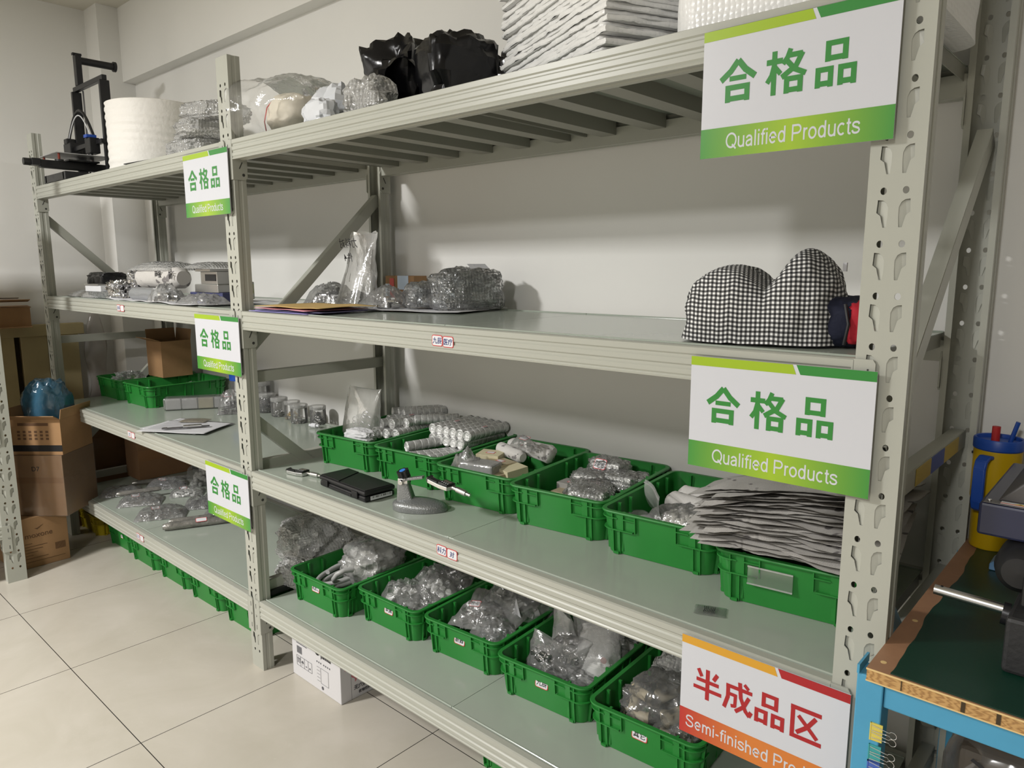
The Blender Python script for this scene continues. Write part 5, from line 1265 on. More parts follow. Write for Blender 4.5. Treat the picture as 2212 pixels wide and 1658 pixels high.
# ---------------------------------------------------------------- lowest shelf, right bay
HOSE = mat('grey_hose', (0.42, 0.42, 0.41), 0.3, bs=0.1, bscale=200)
c = C1[0]; q = inC(c, -0.30, -0.25, 0.0)
o = thing('hose_coil', 'grey plastic hose coiled in the left crate of the lowest shelf', 'hose', (q.x, q.y, q.z + 0.004), c.rotation_euler.z)
pts = []
for k in range(150):
    t = k / 149 * 2 * math.pi * 4.6
    r = 0.062 + 0.012 * math.sin(t * 0.37) + 0.006 * k / 149
    pts.append((r * 0.92 * math.cos(t), r * 1.45 * math.sin(t), 0.012 + 0.062 * k / 149 + 0.010 * math.sin(t + 0.6)))
mk('hose', MB().tube(pts, 0.0085, 10), HOSE, o, smooth=60)
mk('loose_end', MB().tube([(0.045, -0.085, 0.07), (0.060, -0.098, 0.085), (0.075, -0.095, 0.105), (0.088, -0.075, 0.115), (0.095, -0.045, 0.11)], 0.0085, 10), HOSE, o, smooth=60)
CLB = film('big_bag_film', haze=0.30, gloss=0.5, bscale=22, bs=0.9, bdist=0.008, body=(0.72, 0.72, 0.70))
o = crumple('clear_bag', 'big shiny clear bag bulging above the hose crate', 'bag', inC(c, 0.28, 0.12, 0.042), (0.215, 0.235, 0.150), 151, CLB, 10, 0.16, 1.9, 0.03, 0.8)
k_ = mk('contents', blob_mb(0.17, 0.19, 0.12, 152, 0.3, 2.5, 0.8, 0.8), mat('pale_tubing', (0.50, 0.50, 0.47), 0.35, bs=0.5, bscale=30, bdist=0.01), o, smooth=40, loc=(0, 0, 0.004)); k_['label'] = 'pale coiled tubing'
for k, (x0, y0, x1, y1) in enumerate(((0.20, 0.40, 0.37, 0.44), (0.22, 0.46, 0.41, 0.49))):
    tag(mk('plastic_tube', MB().tube([(x0, y0, z1 + 0.115 + 0.02 * k), ((x0 + x1) / 2, (y0 + y1) / 2, z1 + 0.155 + 0.02 * k), (x1, y1, z1 + 0.180 + 0.015 * k)], 0.006, 8), WHITE, smooth=60),
        ('lower', 'upper')[k] + ' white plastic tube poking up behind the big shiny bag', 'tube', 'white tubes at the back of the hose crate')
crumple('bubble_wrap_bundle', 'crumpled bubble wrap lying on the lowest shelf left of the hose crate', 'bubble wrap', (-0.185, 0.34, z1 + 0.002), (0.30, 0.28, 0.165), 155, BUBBLE, -10, 0.22, 1.9, 0.04, 0.7)
crumple('bubble_wrap_bundle', 'small end of bubble wrap spilling toward the front of the hose crate', 'bubble wrap', (-0.03, 0.165, z1 + 0.002), (0.15, 0.13, 0.095), 157, BUBBLE, 20, 0.26, 1.9, 0.05, 0.7)
tag(mk('gap_shade_strip', MB().box(-0.010, 0, 0, 0.010, 0.075, 0.016), BLACKP, loc=(-0.018, 0.045, z1 + 0.001), bev=0.001), 'short black strip for the shaded gap at the lowest deck beside the middle upright', 'rail')  # solid black strip standing in for the shade of a deck gap
def zipb(loc, rz, w, d, h, seed, label, kind='chip', n=20, s=0.007, cm=None, tilt=0, roll=0, tagtxt=None, fm=None):
    o = bag_of('zip_bag', label, 'bag', loc, rz, w, d, h, seed, kind, n, s, cm or STEEL, film_=fm or FILM, tagtxt=tagtxt, wr=0.45, p=2.4, ch=0.85)
    o.rotation_euler.x = R(tilt); o.rotation_euler.y = R(roll)
    mk('zip_strip', MB().box(-w * 0.47, d * 0.43, 0.0012, w * 0.47, d * 0.455, 0.0034), FILMH, o)
    return o
WHP = mat('white_parts', (0.60, 0.60, 0.58), 0.45)
c = C1[1]; a_ = c.rotation_euler.z
zipb(inC(c, -0.25, -0.55, 0.055), a_ + R(30), 0.17, 0.13, 0.05, 161, 'front zip bag with a wide clear flap in the second lowest-shelf crate', 'chip', 14, 0.012, WHP, 20, -10)
zipb(inC(c, 0.30, -0.10, 0.070), a_ - R(35), 0.17, 0.14, 0.05, 163, 'middle zip bag of small white and grey parts in the second lowest-shelf crate', 'ring', 26, 0.010, WHP, 24, 8)
zipb(inC(c, 0.40, 0.42, 0.085), a_ - R(60), 0.17, 0.13, 0.045, 165, 'rear zip bag with a red-edged tag in the second lowest-shelf crate', 'tube', 22, 0.010, STEEL, 18, 10, '')
zipb(inC(c, -0.35, 0.30, 0.050), a_ + R(10), 0.15, 0.14, 0.05, 167, 'low zip bag at the back left of the second lowest-shelf crate', 'chip', 20, 0.010, WHP, 8, 0)
crumple('clear_bag', 'crinkled clear bag filling the front right of the second lowest-shelf crate', 'bag', inC(c, 0.45, -0.55, 0.006), (0.13, 0.14, 0.085), 168, FILM, 0, 0.35, 2, 0.05, 0.7)
c = C1[2]; a_ = c.rotation_euler.z
zipb(inC(c, -0.25, -0.42, 0.078), a_ + R(8), 0.16, 0.13, 0.035, 171, 'flat zip bag with a red-edged tag on top of the third lowest-shelf crate', 'chip', 16, 0.009, STEEL, 6, -4, '件号')
for k in range(5):
    o = tag(mk('thin_sleeve', pillow_mb(0.028, 0.17, 0.014, 173 + k, 0.3), FILM, smooth=60, loc=inC(c, -0.86 + 0.16 * k, -0.16 + 0.03 * k, 0.072), rz=a_ + R(22)), 'thin clear sleeve standing at a slant in the third lowest-shelf crate', 'sleeve', 'thin sleeves in the third crate'); o.rotation_euler.x = R(22)
zipb(inC(c, 0.45, -0.55, 0.055), a_ - R(25), 0.13, 0.12, 0.04, 179, 'zip bag of dark grey blocks at the front right of the third lowest-shelf crate', 'chip', 14, 0.013, GREYF, 10, 8)
zipb(inC(c, 0.10, 0.25, 0.100), a_ - R(15), 0.19, 0.15, 0.05, 181, 'large zip bag with a clear top standing in the middle of the third lowest-shelf crate', 'tube', 18, 0.010, STEEL, 30, 0)
zipb(inC(c, 0.55, 0.45, 0.095), a_ + R(20), 0.18, 0.15, 0.05, 183, 'rear zip bag with faint black print in the third lowest-shelf crate', 'chip', 18, 0.010, WHP, 26, 4)
o = tag(mk('paper_slip', MB().prism([(-0.02, 0), (0.022, 0), (-0.004, 0.05)], 0, 0.0006, 'y'), PAPER, loc=inC(c, 0.62, -0.12, 0.098), rz=a_ - R(20)), 'pointed white paper slip standing at the right of the third lowest-shelf crate', 'paper')
c = C1[3]; a_ = c.rotation_euler.z
def upbag(loc, rz, w, d, h, seed, label, lean=0, dot=False, cm=STEEL, core=0.4, txt=None, fm=None):
    def f(u, v):
        a = 2 * math.pi * u
        k = 1 + 0.16 * ridge(math.cos(a) * 1.6 + seed, math.sin(a) * 1.6, v * 2.6) + 0.06 * ridge(math.cos(a) * 5, math.sin(a) * 5 + seed, v * 7)
        return V((w / 2 * k * math.cos(a) * (1 - 0.25 * v), d / 2 * ((1 - v) ** 0.7 * k) * math.sin(a) + 0.003 * math.sin(a) + 0.02 * v * math.sin(seed), v * h * (1 + 0.12 * math.cos(a + seed) * v)))
    o = tag(mk('upright_bag', MB().grid(36, 24, f, wrap=True), fm or FILMH, smooth=60, loc=loc, rz=rz), label, 'bag')
    o.rotation_euler.x = R(lean)
    k_ = mk('contents', blob_mb(w * 0.72, d * 0.7, h * core, seed + 2, 0.3, 2.4, 0.6, 0.6, 28, 18, 0.1), cm, o, smooth=30, loc=(0, 0, 0.003)); k_['label'] = 'shiny wrapped parts'
    if dot: mk('round_dot', MB().cyl((w * 0.22, -d * 0.30, h * 0.42), (w * 0.22, -d * 0.30 - 0.0008, h * 0.42), 0.009, n=16), mat('red_dot', srgb(150, 40, 34), 0.5), o)['label'] = 'round red dot'
    if txt: mk('handwriting', MB().join(text_mb(txt, 0.028, 0.01, shear=0.25), Matrix.Translation((0, -d * 0.36, h * 0.5))), INKB, o)
    return o
CR = mat('crumpled_chrome', (0.52, 0.52, 0.52), 0.14, 0.9, bs=0.9, bscale=45, bdist=0.01)
upbag(inC(c, -0.52, -0.52, 0.030), a_, 0.105, 0.09, 0.095, 191, 'shiny round clear bag at the front left of the tall-bags crate', 0, cm=CR, core=0.75, fm=FILM)
upbag(inC(c, -0.35, -0.05, 0.030), a_ - R(20), 0.09, 0.07, 0.165, 192, 'tall pointed clear bag at the left of the tall-bags crate', 4, cm=CR, core=0.5)
upbag(inC(c, 0.02, -0.28, 0.030), a_ + R(30), 0.12, 0.09, 0.115, 193, 'clear bag with black handwriting in the middle of the tall-bags crate', 8, cm=CR, core=0.55, txt='116', fm=FILM)
upbag(inC(c, 0.10, 0.15, 0.030), a_ - R(10), 0.11, 0.08, 0.180, 194, 'tallest clear bag with handwriting at the back of the tall-bags crate', 0, cm=CR, core=0.4, txt='件1')
upbag(inC(c, 0.62, -0.22, 0.035), a_ + R(10), 0.12, 0.085, 0.150, 195, 'frosted clear bag with a round red dot at the right of the tall-bags crate', -6, True, cm=WHP, core=0.3)
crumple('clear_bag', 'dark shiny crinkled bag at the front right of the tall-bags crate', 'bag', inC(c, 0.25, -0.62, 0.006), (0.17, 0.10, 0.070), 197, FILM, 0, 0.4, 2.2, 0.05, 0.7)
mk('contents', heap_mb('chip', 40, 0.06, 0.035, 0.055, 198, 0.010), GREYF, COL.objects[-1] if False else bpy.data.objects[[o.name for o in COL.objects if o.name.startswith('clear_bag')][-1]], smooth=40)
crumple('bubble_wrap_bundle', 'dim bubble wrap filling the back of the tall-bags crate', 'bubble wrap', inC(c, 0.25, 0.62, 0.006), (0.20, 0.12, 0.125), 199, BUBBLE, 5, 0.25, 2, 0.04, 0.6)
c = C1[4]; a_ = c.rotation_euler.z
IVORY = mat('ivory_plastic', srgb(176, 164, 138), 0.45)
o = crumple('clear_bag', 'big clear bag of cream tube fittings in the crate behind the red sign', 'bag', inC(c, -0.10, -0.20, 0.010), (0.22, 0.24, 0.115), 201, film('fitting_bag_film', haze=0.12, gloss=0.35, bscale=24), 0, 0.18, 1.8, 0.03, 0.75)
mb = MB(); rg = random.Random(8)
for k in range(16):
    p = V((rg.uniform(-0.075, 0.075), rg.uniform(-0.08, 0.08), rg.uniform(0.02, 0.075))); d = V((rg.uniform(-1, 1), rg.uniform(-1, 1), rg.uniform(-0.4, 0.5))).normalized() * 0.026
    r_ = rg.uniform(0.009, 0.015); mb.cyl(p - d, p + d, r_, n=14, cap=False); mb.cyl(p - d, p + d, r_ * 0.78, n=14, cap=False); mb.cyl(p + d * 0.8, p + d, r_ * 1.15, n=14, cap=False)
k_ = mk('contents', mb, IVORY, o, smooth=40); k_['label'] = 'cream plastic tube fittings'; k_['kind'] = 'stuff'
def ptube(loc, rz, L, r, label, tilt=0):
    mb = MB(); rings = [[(L * t, q * math.cos(2 * math.pi * i / 24), q * math.sin(2 * math.pi * i / 24)) for i in range(24)] for t, q in ((0, r * 0.82), (0, r), (0.1, r * 1.06), (0.2, r), (1, r), (1, r * 0.82), (0.02, r * 0.82))]
    o = tag(mk('pipe_fitting', mb.loft(rings, True), IVORY, smooth=35, loc=loc, rz=rz), label, 'pipe fitting'); o.rotation_euler.y = R(tilt); return o
ptube(inC(c, 0.18, -0.72, 0.076), a_ + R(65), 0.09, 0.017, 'cream pipe fitting with its dark mouth facing the camera beside the red sign', -8)
crumple('bubble_wrap_bundle', 'dim crumpled plastic at the back of the crate behind the red sign', 'bubble wrap', inC(c, 0.0, 0.50, 0.006), (0.22, 0.15, 0.145), 203, BUBBLE, 5, 0.25, 2, 0.04, 0.6)
crumple('clear_bag', 'shiny film scraps below the red sign in the last crate', 'bag', inC(c, 0.62, -0.55, 0.006), (0.08, 0.13, 0.085), 205, FILM, 0, 0.4, 2, 0.05, 0.7)

# ---------------------------------------------------------------- lowest shelf, left bay
sp = [(-1.62, 0.15, 62, 0.19, 0.12, 0.028, 'dark screw bag at the far left of the flat bags on the lowest shelf', 'screw', DSTEEL, None),
      (-1.40, 0.16, 58, 0.20, 0.14, 0.030, 'bag of bright flat screws second from the left at the front', 'screw', STEEL, ''),
      (-1.14, 0.15, 60, 0.22, 0.15, 0.030, 'bag of bright rings at the front, left of the rolled bag', 'ring', STEEL, ''),
      (-1.58, 0.36, 60, 0.20, 0.15, 0.030, 'bag of grey screws with a red-edged tag behind the front row', 'screw', DSTEEL, ''),
      (-1.37, 0.37, 60, 0.16, 0.12, 0.026, 'bag of pale white parts with a red-edged tag in the middle row', 'chip', WHP, ''),
      (-1.14, 0.36, 60, 0.20, 0.16, 0.032, 'bag of dark screws in the middle row near the low green sign', 'screw', DSTEEL, None),
      (-0.93, 0.33, 58, 0.16, 0.13, 0.026, 'bag of small parts with a red-edged tag under the low green sign', 'chip', STEEL, '')]
for k, (x, y, rz, w, d, h, lab, kind, cm, tt) in enumerate(sp):
    bag_of('parts_bag', lab, 'bag', (x, y, z1 + 0.001), R(rz), w, d, h, 210 + k, kind, 110, 0.0065, cm, film_=FILM, tagtxt=tt, crx=0.42, cry=0.40, wr=0.4, ch=1.0)
def rolled(name, label, p0, p1, r, seed, m, mats2=None):
    o = news_roll(name, label, p0, p1, r, seed, m); o['category'] = 'rolled bag'; return o
RB = mat('rolled_grey_film', (0.26, 0.25, 0.23), 0.2, 0.4, var=0.3, vscale=40, bs=0.6, bscale=60, bdist=0.004)
o = rolled('rolled_bag', 'long rolled clear bag with a red-edged tag at the front edge, lowest shelf left bay', (-0.925, 0.065, z1 + 0.002), (-0.80, 0.345, z1 + 0.002), 0.016, 2.0, RB)
s = mk('sticker', sticker_mb('', 0.045, 0.02), TAGR, o, loc=(0.0, -0.010, 0.031)); s.rotation_euler.x = R(-50)
rolled('rolled_bag', 'slim rolled clear bag with a dotted strip behind the red-tagged rolled bag', (-0.975, 0.115, z1 + 0.003), (-0.90, 0.275, z1 + 0.003), 0.013, 5.0, RB)
rolled('rolled_bag', 'slim rolled clear bag between the two left front bags of screws', (-1.49, 0.085, z1 + 0.028), (-1.43, 0.27, z1 + 0.028), 0.011, 8.0, RB)
rolled('rolled_bag', 'slim rolled clear bag at the back edge of the flat bags', (-1.72, 0.24, z1 + 0.002), (-1.62, 0.50, z1 + 0.002), 0.011, 11.0, RB)
o = tag(mk('net_bag', blob_mb(0.20, 0.14, 0.115, 221, 0.06, 2, 0.7, 0.7), film('net_film', haze=0.05, gloss=0.1), smooth=60, loc=(-1.46, 0.52, z1 + 0.002), rz=R(55)), 'black net bag of pale balls in the dark behind the flat bags', 'net bag')
k_ = mk('contents', heap_mb('ball', 70, 0.085, 0.055, 0.10, 222, 0.012), mat('pale_balls', (0.40, 0.40, 0.38), 0.4), o, smooth=60); k_['kind'] = 'stuff'; k_['label'] = 'pale round balls'
tag(mk('carton', carton_mb(0.17, 0.28, 0.30), CARDD, bev=0.002, loc=(-1.86, 0.44, z1 + 0.001)), 'brown sealed carton at the back left corner of the lowest shelf', 'carton')
tape = mk('tape_strip', MB().box(0.0851, -0.1395, 0.10, 0.0856, 0.1395, 0.16), mat('brown_tape', srgb(128, 92, 58), 0.35), bpy.data.objects[[o.name for o in COL.objects if o.name.startswith('carton') and o.get('label', '').startswith('brown sealed')][0]]); tape['label'] = 'brown packing tape'

# ---------------------------------------------------------------- under the rack
YEL = mat('crate_yellow', srgb(168, 150, 18), 0.45)
crate((-2.075, 0.075), 0, 0, 'yellow crate on the floor under the left bay, behind the stacked cartons', 'crates on the floor', me=None)
yc = [o for o in COL.objects if o.name.startswith('parts_crate')][-1]
ym = yc.data.copy(); ym.materials.clear(); ym.materials.append(YEL); yc.data = ym
del yc['group']
# white drinks carton
o = tag(mk('drinks_carton', MB().box(0, 0, 0, 0.283, 0.36, 0.186), mat('white_carton', (0.60, 0.59, 0.60), 0.6), bev=0.002, loc=(0.084, 0.063, 0.0005), rz=R(-0.5)), 'white printed carton with pink petals on the floor under the right bay', 'carton')
F = lambda mb_: mb_.xf(Matrix.Translation((0, -0.0006, 0)))
mb = MB(); rg = random.Random(6)
for k in range(9): mb.box(0.030, -0.0004, 0.172 - 0.0062 * k, 0.030 + rg.uniform(0.05, 0.085), 0, 0.1745 - 0.0062 * k)
for k in range(16): mb.box(0.032 + 0.0019 * k, -0.0004, 0.088, 0.0328 + 0.0019 * k, 0, 0.113)
for x in (0.028, 0.051, 0.074, 0.097): mb.box(x, -0.0004, 0.042, x + 0.001, 0, 0.078)
mb.box(0.028, -0.0004, 0.042, 0.120, 0, 0.043).box(0.028, -0.0004, 0.077, 0.120, 0, 0.078).box(0.119, -0.0004, 0.042, 0.12, 0, 0.078)
for x in (0.034, 0.044): mb.prism([(x, 0.052), (x + 0.003, 0.052), (x + 0.003, 0.066), (x + 0.0055, 0.066), (x + 0.0015, 0.073), (x - 0.0025, 0.066), (x, 0.066)], -0.0004, 0, 'y')
mb.prism([(0.056, 0.058), (0.070, 0.058), (0.068, 0.064), (0.063, 0.067), (0.058, 0.064)], -0.0004, 0, 'y'); mb.box(0.0626, -0.0004, 0.050, 0.0634, 0, 0.06)
mb.box(0.082, -0.0004, 0.052, 0.09, 0, 0.055).cyl((0.107, -0.0004, 0.054), (0.107, 0, 0.054), 0.0035, n=10)
for k in range(5): mb.box(0.15, -0.0004, 0.034 + 0.012 * k, 0.168, 0, 0.0348 + 0.012 * k)
mb.box(0.172, -0.0004, 0.03, 0.1728, 0, 0.083).box(0.215, -0.0004, 0.03, 0.2158, 0, 0.083).box(0.172, -0.0004, 0.03, 0.2158, 0, 0.0308).box(0.172, -0.0004, 0.083, 0.2158, 0, 0.0838)
for k in range(7): mb.box(0.150 + 0.011 * k + (0.006 if k > 2 else 0), -0.0004, 0.098, 0.155 + 0.011 * k + (0.006 if k > 2 else 0), 0, 0.103)
mb.cyl((0.180, -0.0004, 0.016), (0.180, 0, 0.016), 0.006, n=14)
mk('print', F(mb), mat('grey_print', (0.10, 0.10, 0.11), 0.7), o)['label'] = 'grey printed text and handling symbols'
mb = MB(); mb.cyl((0.156, -0.0006, 0.135), (0.156, 0, 0.135), 0.0125, n=24); mb.cyl((0.198, -0.0006, 0.172), (0.198, 0, 0.172), 0.010, n=18).cyl((0.05, -0.0006, 0.182), (0.05, 0, 0.182), 0.006, n=14)
mb.join(text_mb('pannda', 0.020, 0.012), Matrix.Translation((0.205, -0.0004, 0.126)))
mk('logo', F(mb), INKB, o)['label'] = 'black round logo and lettering'
PINK = mat('pink_petal', srgb(196, 120, 128), 0.6); DRED = mat('dark_red_branch', srgb(96, 36, 44), 0.6)
mb = MB(); mb2 = MB()
def petal(mb, y, z, r, a):
    mb.prism([(y + r * (0.55 + 0.45 * math.cos(2 * t)) * math.cos(t + a), z + r * (0.75 + 0.25 * math.cos(3 * t)) * math.sin(t + a)) for t in [2 * math.pi * i / 18 for i in range(18)]], 0.2832, 0.2836, 'x')
for y, z, r, a in ((0.014, 0.150, 0.020, 0.6), (0.020, 0.122, 0.018, 2.0), (0.028, 0.140, 0.014, 1.2), (0.075, 0.145, 0.02, 0.2), (0.105, 0.138, 0.022, 1.0), (0.062, 0.096, 0.022, 0.4), (0.080, 0.112, 0.020, 1.6), (0.055, 0.075, 0.018, 2.4), (0.13, 0.13, 0.02, 0.8)): petal(mb, y, z, r, a)
mb2.prism([(0.070, 0.060), (0.076, 0.078), (0.094, 0.094), (0.096, 0.088), (0.080, 0.070), (0.074, 0.056)], 0.2836, 0.2839, 'x').prism([(0.022, 0.158), (0.034, 0.170), (0.038, 0.166), (0.026, 0.152)], 0.2836, 0.2839, 'x')
mk('petals', mb, PINK, o)['label'] = 'pink printed petals'; mk('branch', mb2, DRED, o)
mb = MB().box(0.2832, 0.039, 0.0, 0.2835, 0.0396, 0.186)
for k, (t, s_) in enumerate((('无穴树汁水饮料', 0.017), ('植物饮料净含量', 0.012))):
    mb.join(text_mb(t, s_, 0.012), Matrix.Translation((0.2838, 0.108, 0.038 - 0.020 * k)) @ Matrix.Rotation(R(90), 4, 'Z'))
mk('print', mb, mat('grey_print_dark', (0.07, 0.07, 0.08), 0.7), o)['label'] = 'grey printed characters on the side'

# ---------------------------------------------------------------- left corner: cartons, pallet crate, second rack
PTX = mat('box_print', srgb(92, 66, 44), 0.8)
o = tag(mk('carton', MB().box(-0.30, -0.23, 0, 0, 0, 0.238), CARD, bev=0.002, loc=(-1.600, -0.105, 0.0005), rz=R(1)), 'bottom carton of the stack in the left corner, printed with a barcode', 'carton', 'stacked cartons')
mb = MB()
for k in range(20): mb.box(0.0003, -0.058 + 0.0022 * k, 0.062, 0.0007, -0.0570 + 0.0022 * k, 0.095)
for k in range(6): mb.box(0.0003, -0.18, 0.115 - 0.014 * k, 0.0007, -0.15 + 0.02 * ((k * 7) % 4), 0.117 - 0.014 * k)
mb.box(0.0003, -0.20, 0.028, 0.0007, -0.02, 0.030)
mb.join(text_mb('moxone', 0.034, 0.006), Matrix.Translation((0.0006, -0.12, 0.150)) @ Matrix.Rotation(R(90), 4, 'Z'))
mb.prism([(-0.135, 0.185), (-0.125, 0.178), (-0.098, 0.198), (-0.124, 0.184)], 0.0003, 0.0007, 'x')
mk('print', mb, PTX, o)['label'] = 'faint brown print and barcode'
an = 41.5
o = tag(mk('carton', MB().box(-0.26, 0, 0, 0, 0.25, 0.285), CARD, bev=0.002, loc=(-1.500, -0.128, 0.239), rz=R(an)), 'film-wrapped carton marked D7 in the middle of the corner stack', 'carton', 'stacked cartons')
mk('print', MB().join(text_mb('D7', 0.030, 0.004), Matrix.Translation((-0.125, -0.0006, 0.222))), INKB, o)['label'] = 'black D7 marking'
mk('tape_strip', MB().box(-0.26, -0.0006, 0.155, 0.0005, -0.0001, 0.182), mat('clear_brown_tape', srgb(138, 102, 66), 0.3), o)
mk('stretch_film', MB().box(-0.2615, -0.0016, -0.001, 0.0015, 0.2515, 0.286), film('stretch_film', haze=0.02, gloss=0.22, bscale=14, bs=0.8), o)
o = open_carton('carton', 'open top carton of the corner stack with a blue bag in it', (0, 0, 0), 0, 0.25, 0.235, 0.165, CARD, (1, 0, 1, 1), 0.045, (62, 20, 10, 10))
o['group'] = 'stacked cartons'
M_ = Matrix.Rotation(R(an), 4, 'Z') @ V((-0.130, 0.122, 0)); o.location = (-1.497 + M_.x, -0.120 + M_.y, 0.5255); o.rotation_euler.z = R(an)
mk('black_band', MB().box(-0.1253, -0.1183, 0.016, 0.1253, -0.1177, 0.045), BLACKP, o); mb = MB()
for k in range(3):
    for q in range(6): mb.box(-0.075 + 0.026 * q, -0.1181, 0.070 + 0.016 * k, -0.062 + 0.026 * q, -0.1176, 0.080 + 0.016 * k)
mb.box(-0.07, -0.1181, 0.135, 0.07, -0.1176, 0.148)
mk('print', mb, PTX, o)['label'] = 'brown printed symbols'
BLUEB = film('blue_bag_film', tint=(0.55, 0.75, 0.85), haze=0.55, gloss=0.25, bscale=25, bs=0.8, body=srgb(74, 126, 156))
b_ = V((-1.497 + M_.x, -0.120 + M_.y, 0.5255))
crumple('blue_bag', 'blue plastic bag bulging out of the top carton in the left corner', 'bag', (b_.x, b_.y, b_.z + 0.05), (0.215, 0.175, 0.290), 231, BLUEB, an, 0.14, 1.7, 0.03, 0.7)
# pallet-wood crate
WOOD = mat('pale_plywood', srgb(176, 162, 122), 0.75, var=0.08, vscale=5); WOODD = mat('wood_gap', srgb(64, 52, 34), 0.9)
o = thing('wooden_crate', 'pale slatted wooden crate standing against the left wall behind the corner stack', 'wooden crate', (-2.40, -0.42, 0))
mk('top_rail', MB().box(-0.045, -0.35, 1.000, 0.012, 0.715, 1.062), WOOD, o, bev=0.003)
mk('back_panel', MB().box(-0.045, -0.33, 0.0, -0.035, 0.68, 1.0), WOODD, o)
for k in range(6):
    y = 0.685 - 0.155 * k; mk('slat', MB().box(-0.035, y - 0.125, 0.0, 0.0, y, 1.0), WOOD, o, bev=0.002)
mk('bottom_rail', MB().box(0.0, -0.35, 0.02, 0.015, 0.69, 0.10), WOOD, o, bev=0.002)
o = open_carton('carton', 'small open brown carton with a white label lying on the wooden crate', (0, 0, 0), 0, 0.20, 0.20, 0.10, CARD, (0, 0, 0, 0))
o.location = (-2.372, -0.075, 1.0630); o.rotation_euler.z = R(80)
mk('flap', MB().box(-0.10, -0.175, 0.125, 0.10, -0.03, 0.128).xf(Matrix.Rotation(R(-6), 4, 'X')), CARD, o); mk('flap', MB().box(-0.10, -0.16, -0.0, 0.10, -0.1, 0.003), CARD, o)
bm_ = mk('lid', MB().box(-0.105, -0.102, 0.1, 0.105, 0.1, 0.104), CARD, o)
mk('paper_label', MB().box(-0.045, -0.15, 0.139, 0.055, -0.075, 0.1395).xf(Matrix.Rotation(R(-6), 4, 'X')), PAPER, o)
# clear plastic sheet draped behind
def drape(u, v):
    return V((0.01 * math.sin(9 * v) + 0.02 * u, 0.075 * (u - 0.5) * (1.5 - 0.4 * v) + 0.012 * math.sin(7 * v + 3 * u), 0.62 + 0.53 * v - 0.10 * (2 * u - 1) ** 2 * v))
tag(mk('plastic_sheet', MB().grid(14, 20, drape), film('drape_film', haze=0.22, gloss=0.2, bscale=12, body=(0.55, 0.48, 0.44)), smooth=60, solid=0.0006, loc=(-2.425, 0.355, 0.0)), 'brownish clear plastic sheet hanging beside the wooden crate', 'plastic sheet')
big = tag(mk('carton', carton_mb(0.34, 0.42, 0.62), CARDD, bev=0.003, loc=(-2.215, 0.255, 0.0005)), 'large dark brown carton on the floor beyond the left end of the rack', 'carton')
mk('tape_strip', MB().box(0.1701, -0.2095, 0.40, 0.1706, 0.2095, 0.46), mat('brown_tape_dark', srgb(122, 88, 56), 0.35), big)['label'] = 'brown packing tape'
# neighbouring rack
o = thing('shelving_rack', 'second steel rack along the left wall, only its corner post and beam in view', 'shelving rack', (0, 0, 0))
ux = -1.482
p_ = part('upright', U0.data, o, (ux, -0.314, 0), R(90))
p_ = part('upright', U0.data, o, (ux - 0.5, -0.314 - PW, 0), R(-90))
def sidebeam(z):
    b = mk('beam', beam_mb(-0.9, -0.0005), RACK, o, loc=(ux, -0.314 - PW, z), rz=R(90))
    part('beam_connector', CMR, b, (0.0, 0, 0))
    d = part('shelf_deck', bd.data, o, (ux, -0.314 - PW - 0.93, z), R(90))
    d.scale.y = 0.82
for z in (0.262, 0.74, 1.24, 1.72): sidebeam(z)
tag(mk('carton', carton_mb(0.42, 0.62, 0.36), CARDD, bev=0.002, loc=(-1.742, -0.74, 0.264)), 'carton on the lower shelf of the neighbouring rack, a sliver at the left edge', 'carton')
tag(mk('carton', carton_mb(0.42, 0.60, 0.32), CARDD, bev=0.002, loc=(-1.742, -0.74, 0.742)), 'carton on the second shelf of the neighbouring rack', 'carton')  # out of view, added to throw shade on the left corner
tag(mk('carton', carton_mb(0.40, 0.46, 0.22), CARD, bev=0.002, loc=(-1.742, -0.80, 1.242)), 'carton on the third shelf of the neighbouring rack', 'carton')  # also unseen, blocks lamp light towards the rack's left end
# ---------------------------------------------------------------- workbench at the right
BLUE = mat('bench_blue_paint', srgb(72, 148, 184), 0.4, var=0.03, vscale=20, bs=0.15, bscale=90, bdist=0.001)
def wood_edge():
    m, nt, p = nm('blockboard_edge')
    co = coord(nt, 'Object', (1, 1, 6)); w = N(nt, 'ShaderNodeTexWave'); w.inputs['Scale'].default_value = 30; w.inputs['Distortion'].default_value = 12; w.inputs['Detail'].default_value = 3
    nt.links.new(co, w.inputs['Vector'])
    nt.links.new(ramp(nt, w.outputs['Fac'], [(0.0, srgb(150, 112, 66)), (0.5, srgb(178, 138, 84)), (1.0, srgb(186, 148, 94))]), p.inputs['Base Color']); p.inputs['Roughness'].default_value = 0.7
    return m
WEDGE = wood_edge(); PLY = mat('pale_veneer', srgb(214, 184, 128), 0.6); WTOP = mat('brown_veneer', srgb(150, 112, 84), 0.55, var=0.08, vscale=30)
MAT_ = mat('dark_green_mat', srgb(16, 52, 40), 0.35, bs=0.08, bscale=120, bdist=0.001)
b0 = thing('workbench', 'blue steel workbench with a wooden top and dark green mat at the right edge', 'workbench', (1.918, -0.089, 0))
BZ = 0.80; BL = 1.3; BD = 0.70
mk('top_board', MB().box(0.0, 0.001, BZ - 0.0185, BL, BD, BZ - 0.0025), WEDGE, b0)
mk('veneer', MB().box(-0.0005, 0.0, BZ - 0.0025, BL, BD, BZ), WTOP, b0)['label'] = 'brown top veneer'
mk('veneer', MB().box(-0.0005, 0.0, BZ - 0.0205, BL, BD, BZ - 0.0185), PLY, b0)['label'] = 'pale bottom veneer'
mb = MB().box(-0.0007, -0.0006, BZ - 0.0028, BL, 0.0002, BZ - 0.0003); mk('veneer_edge', mb, PLY, b0)
mb = MB()
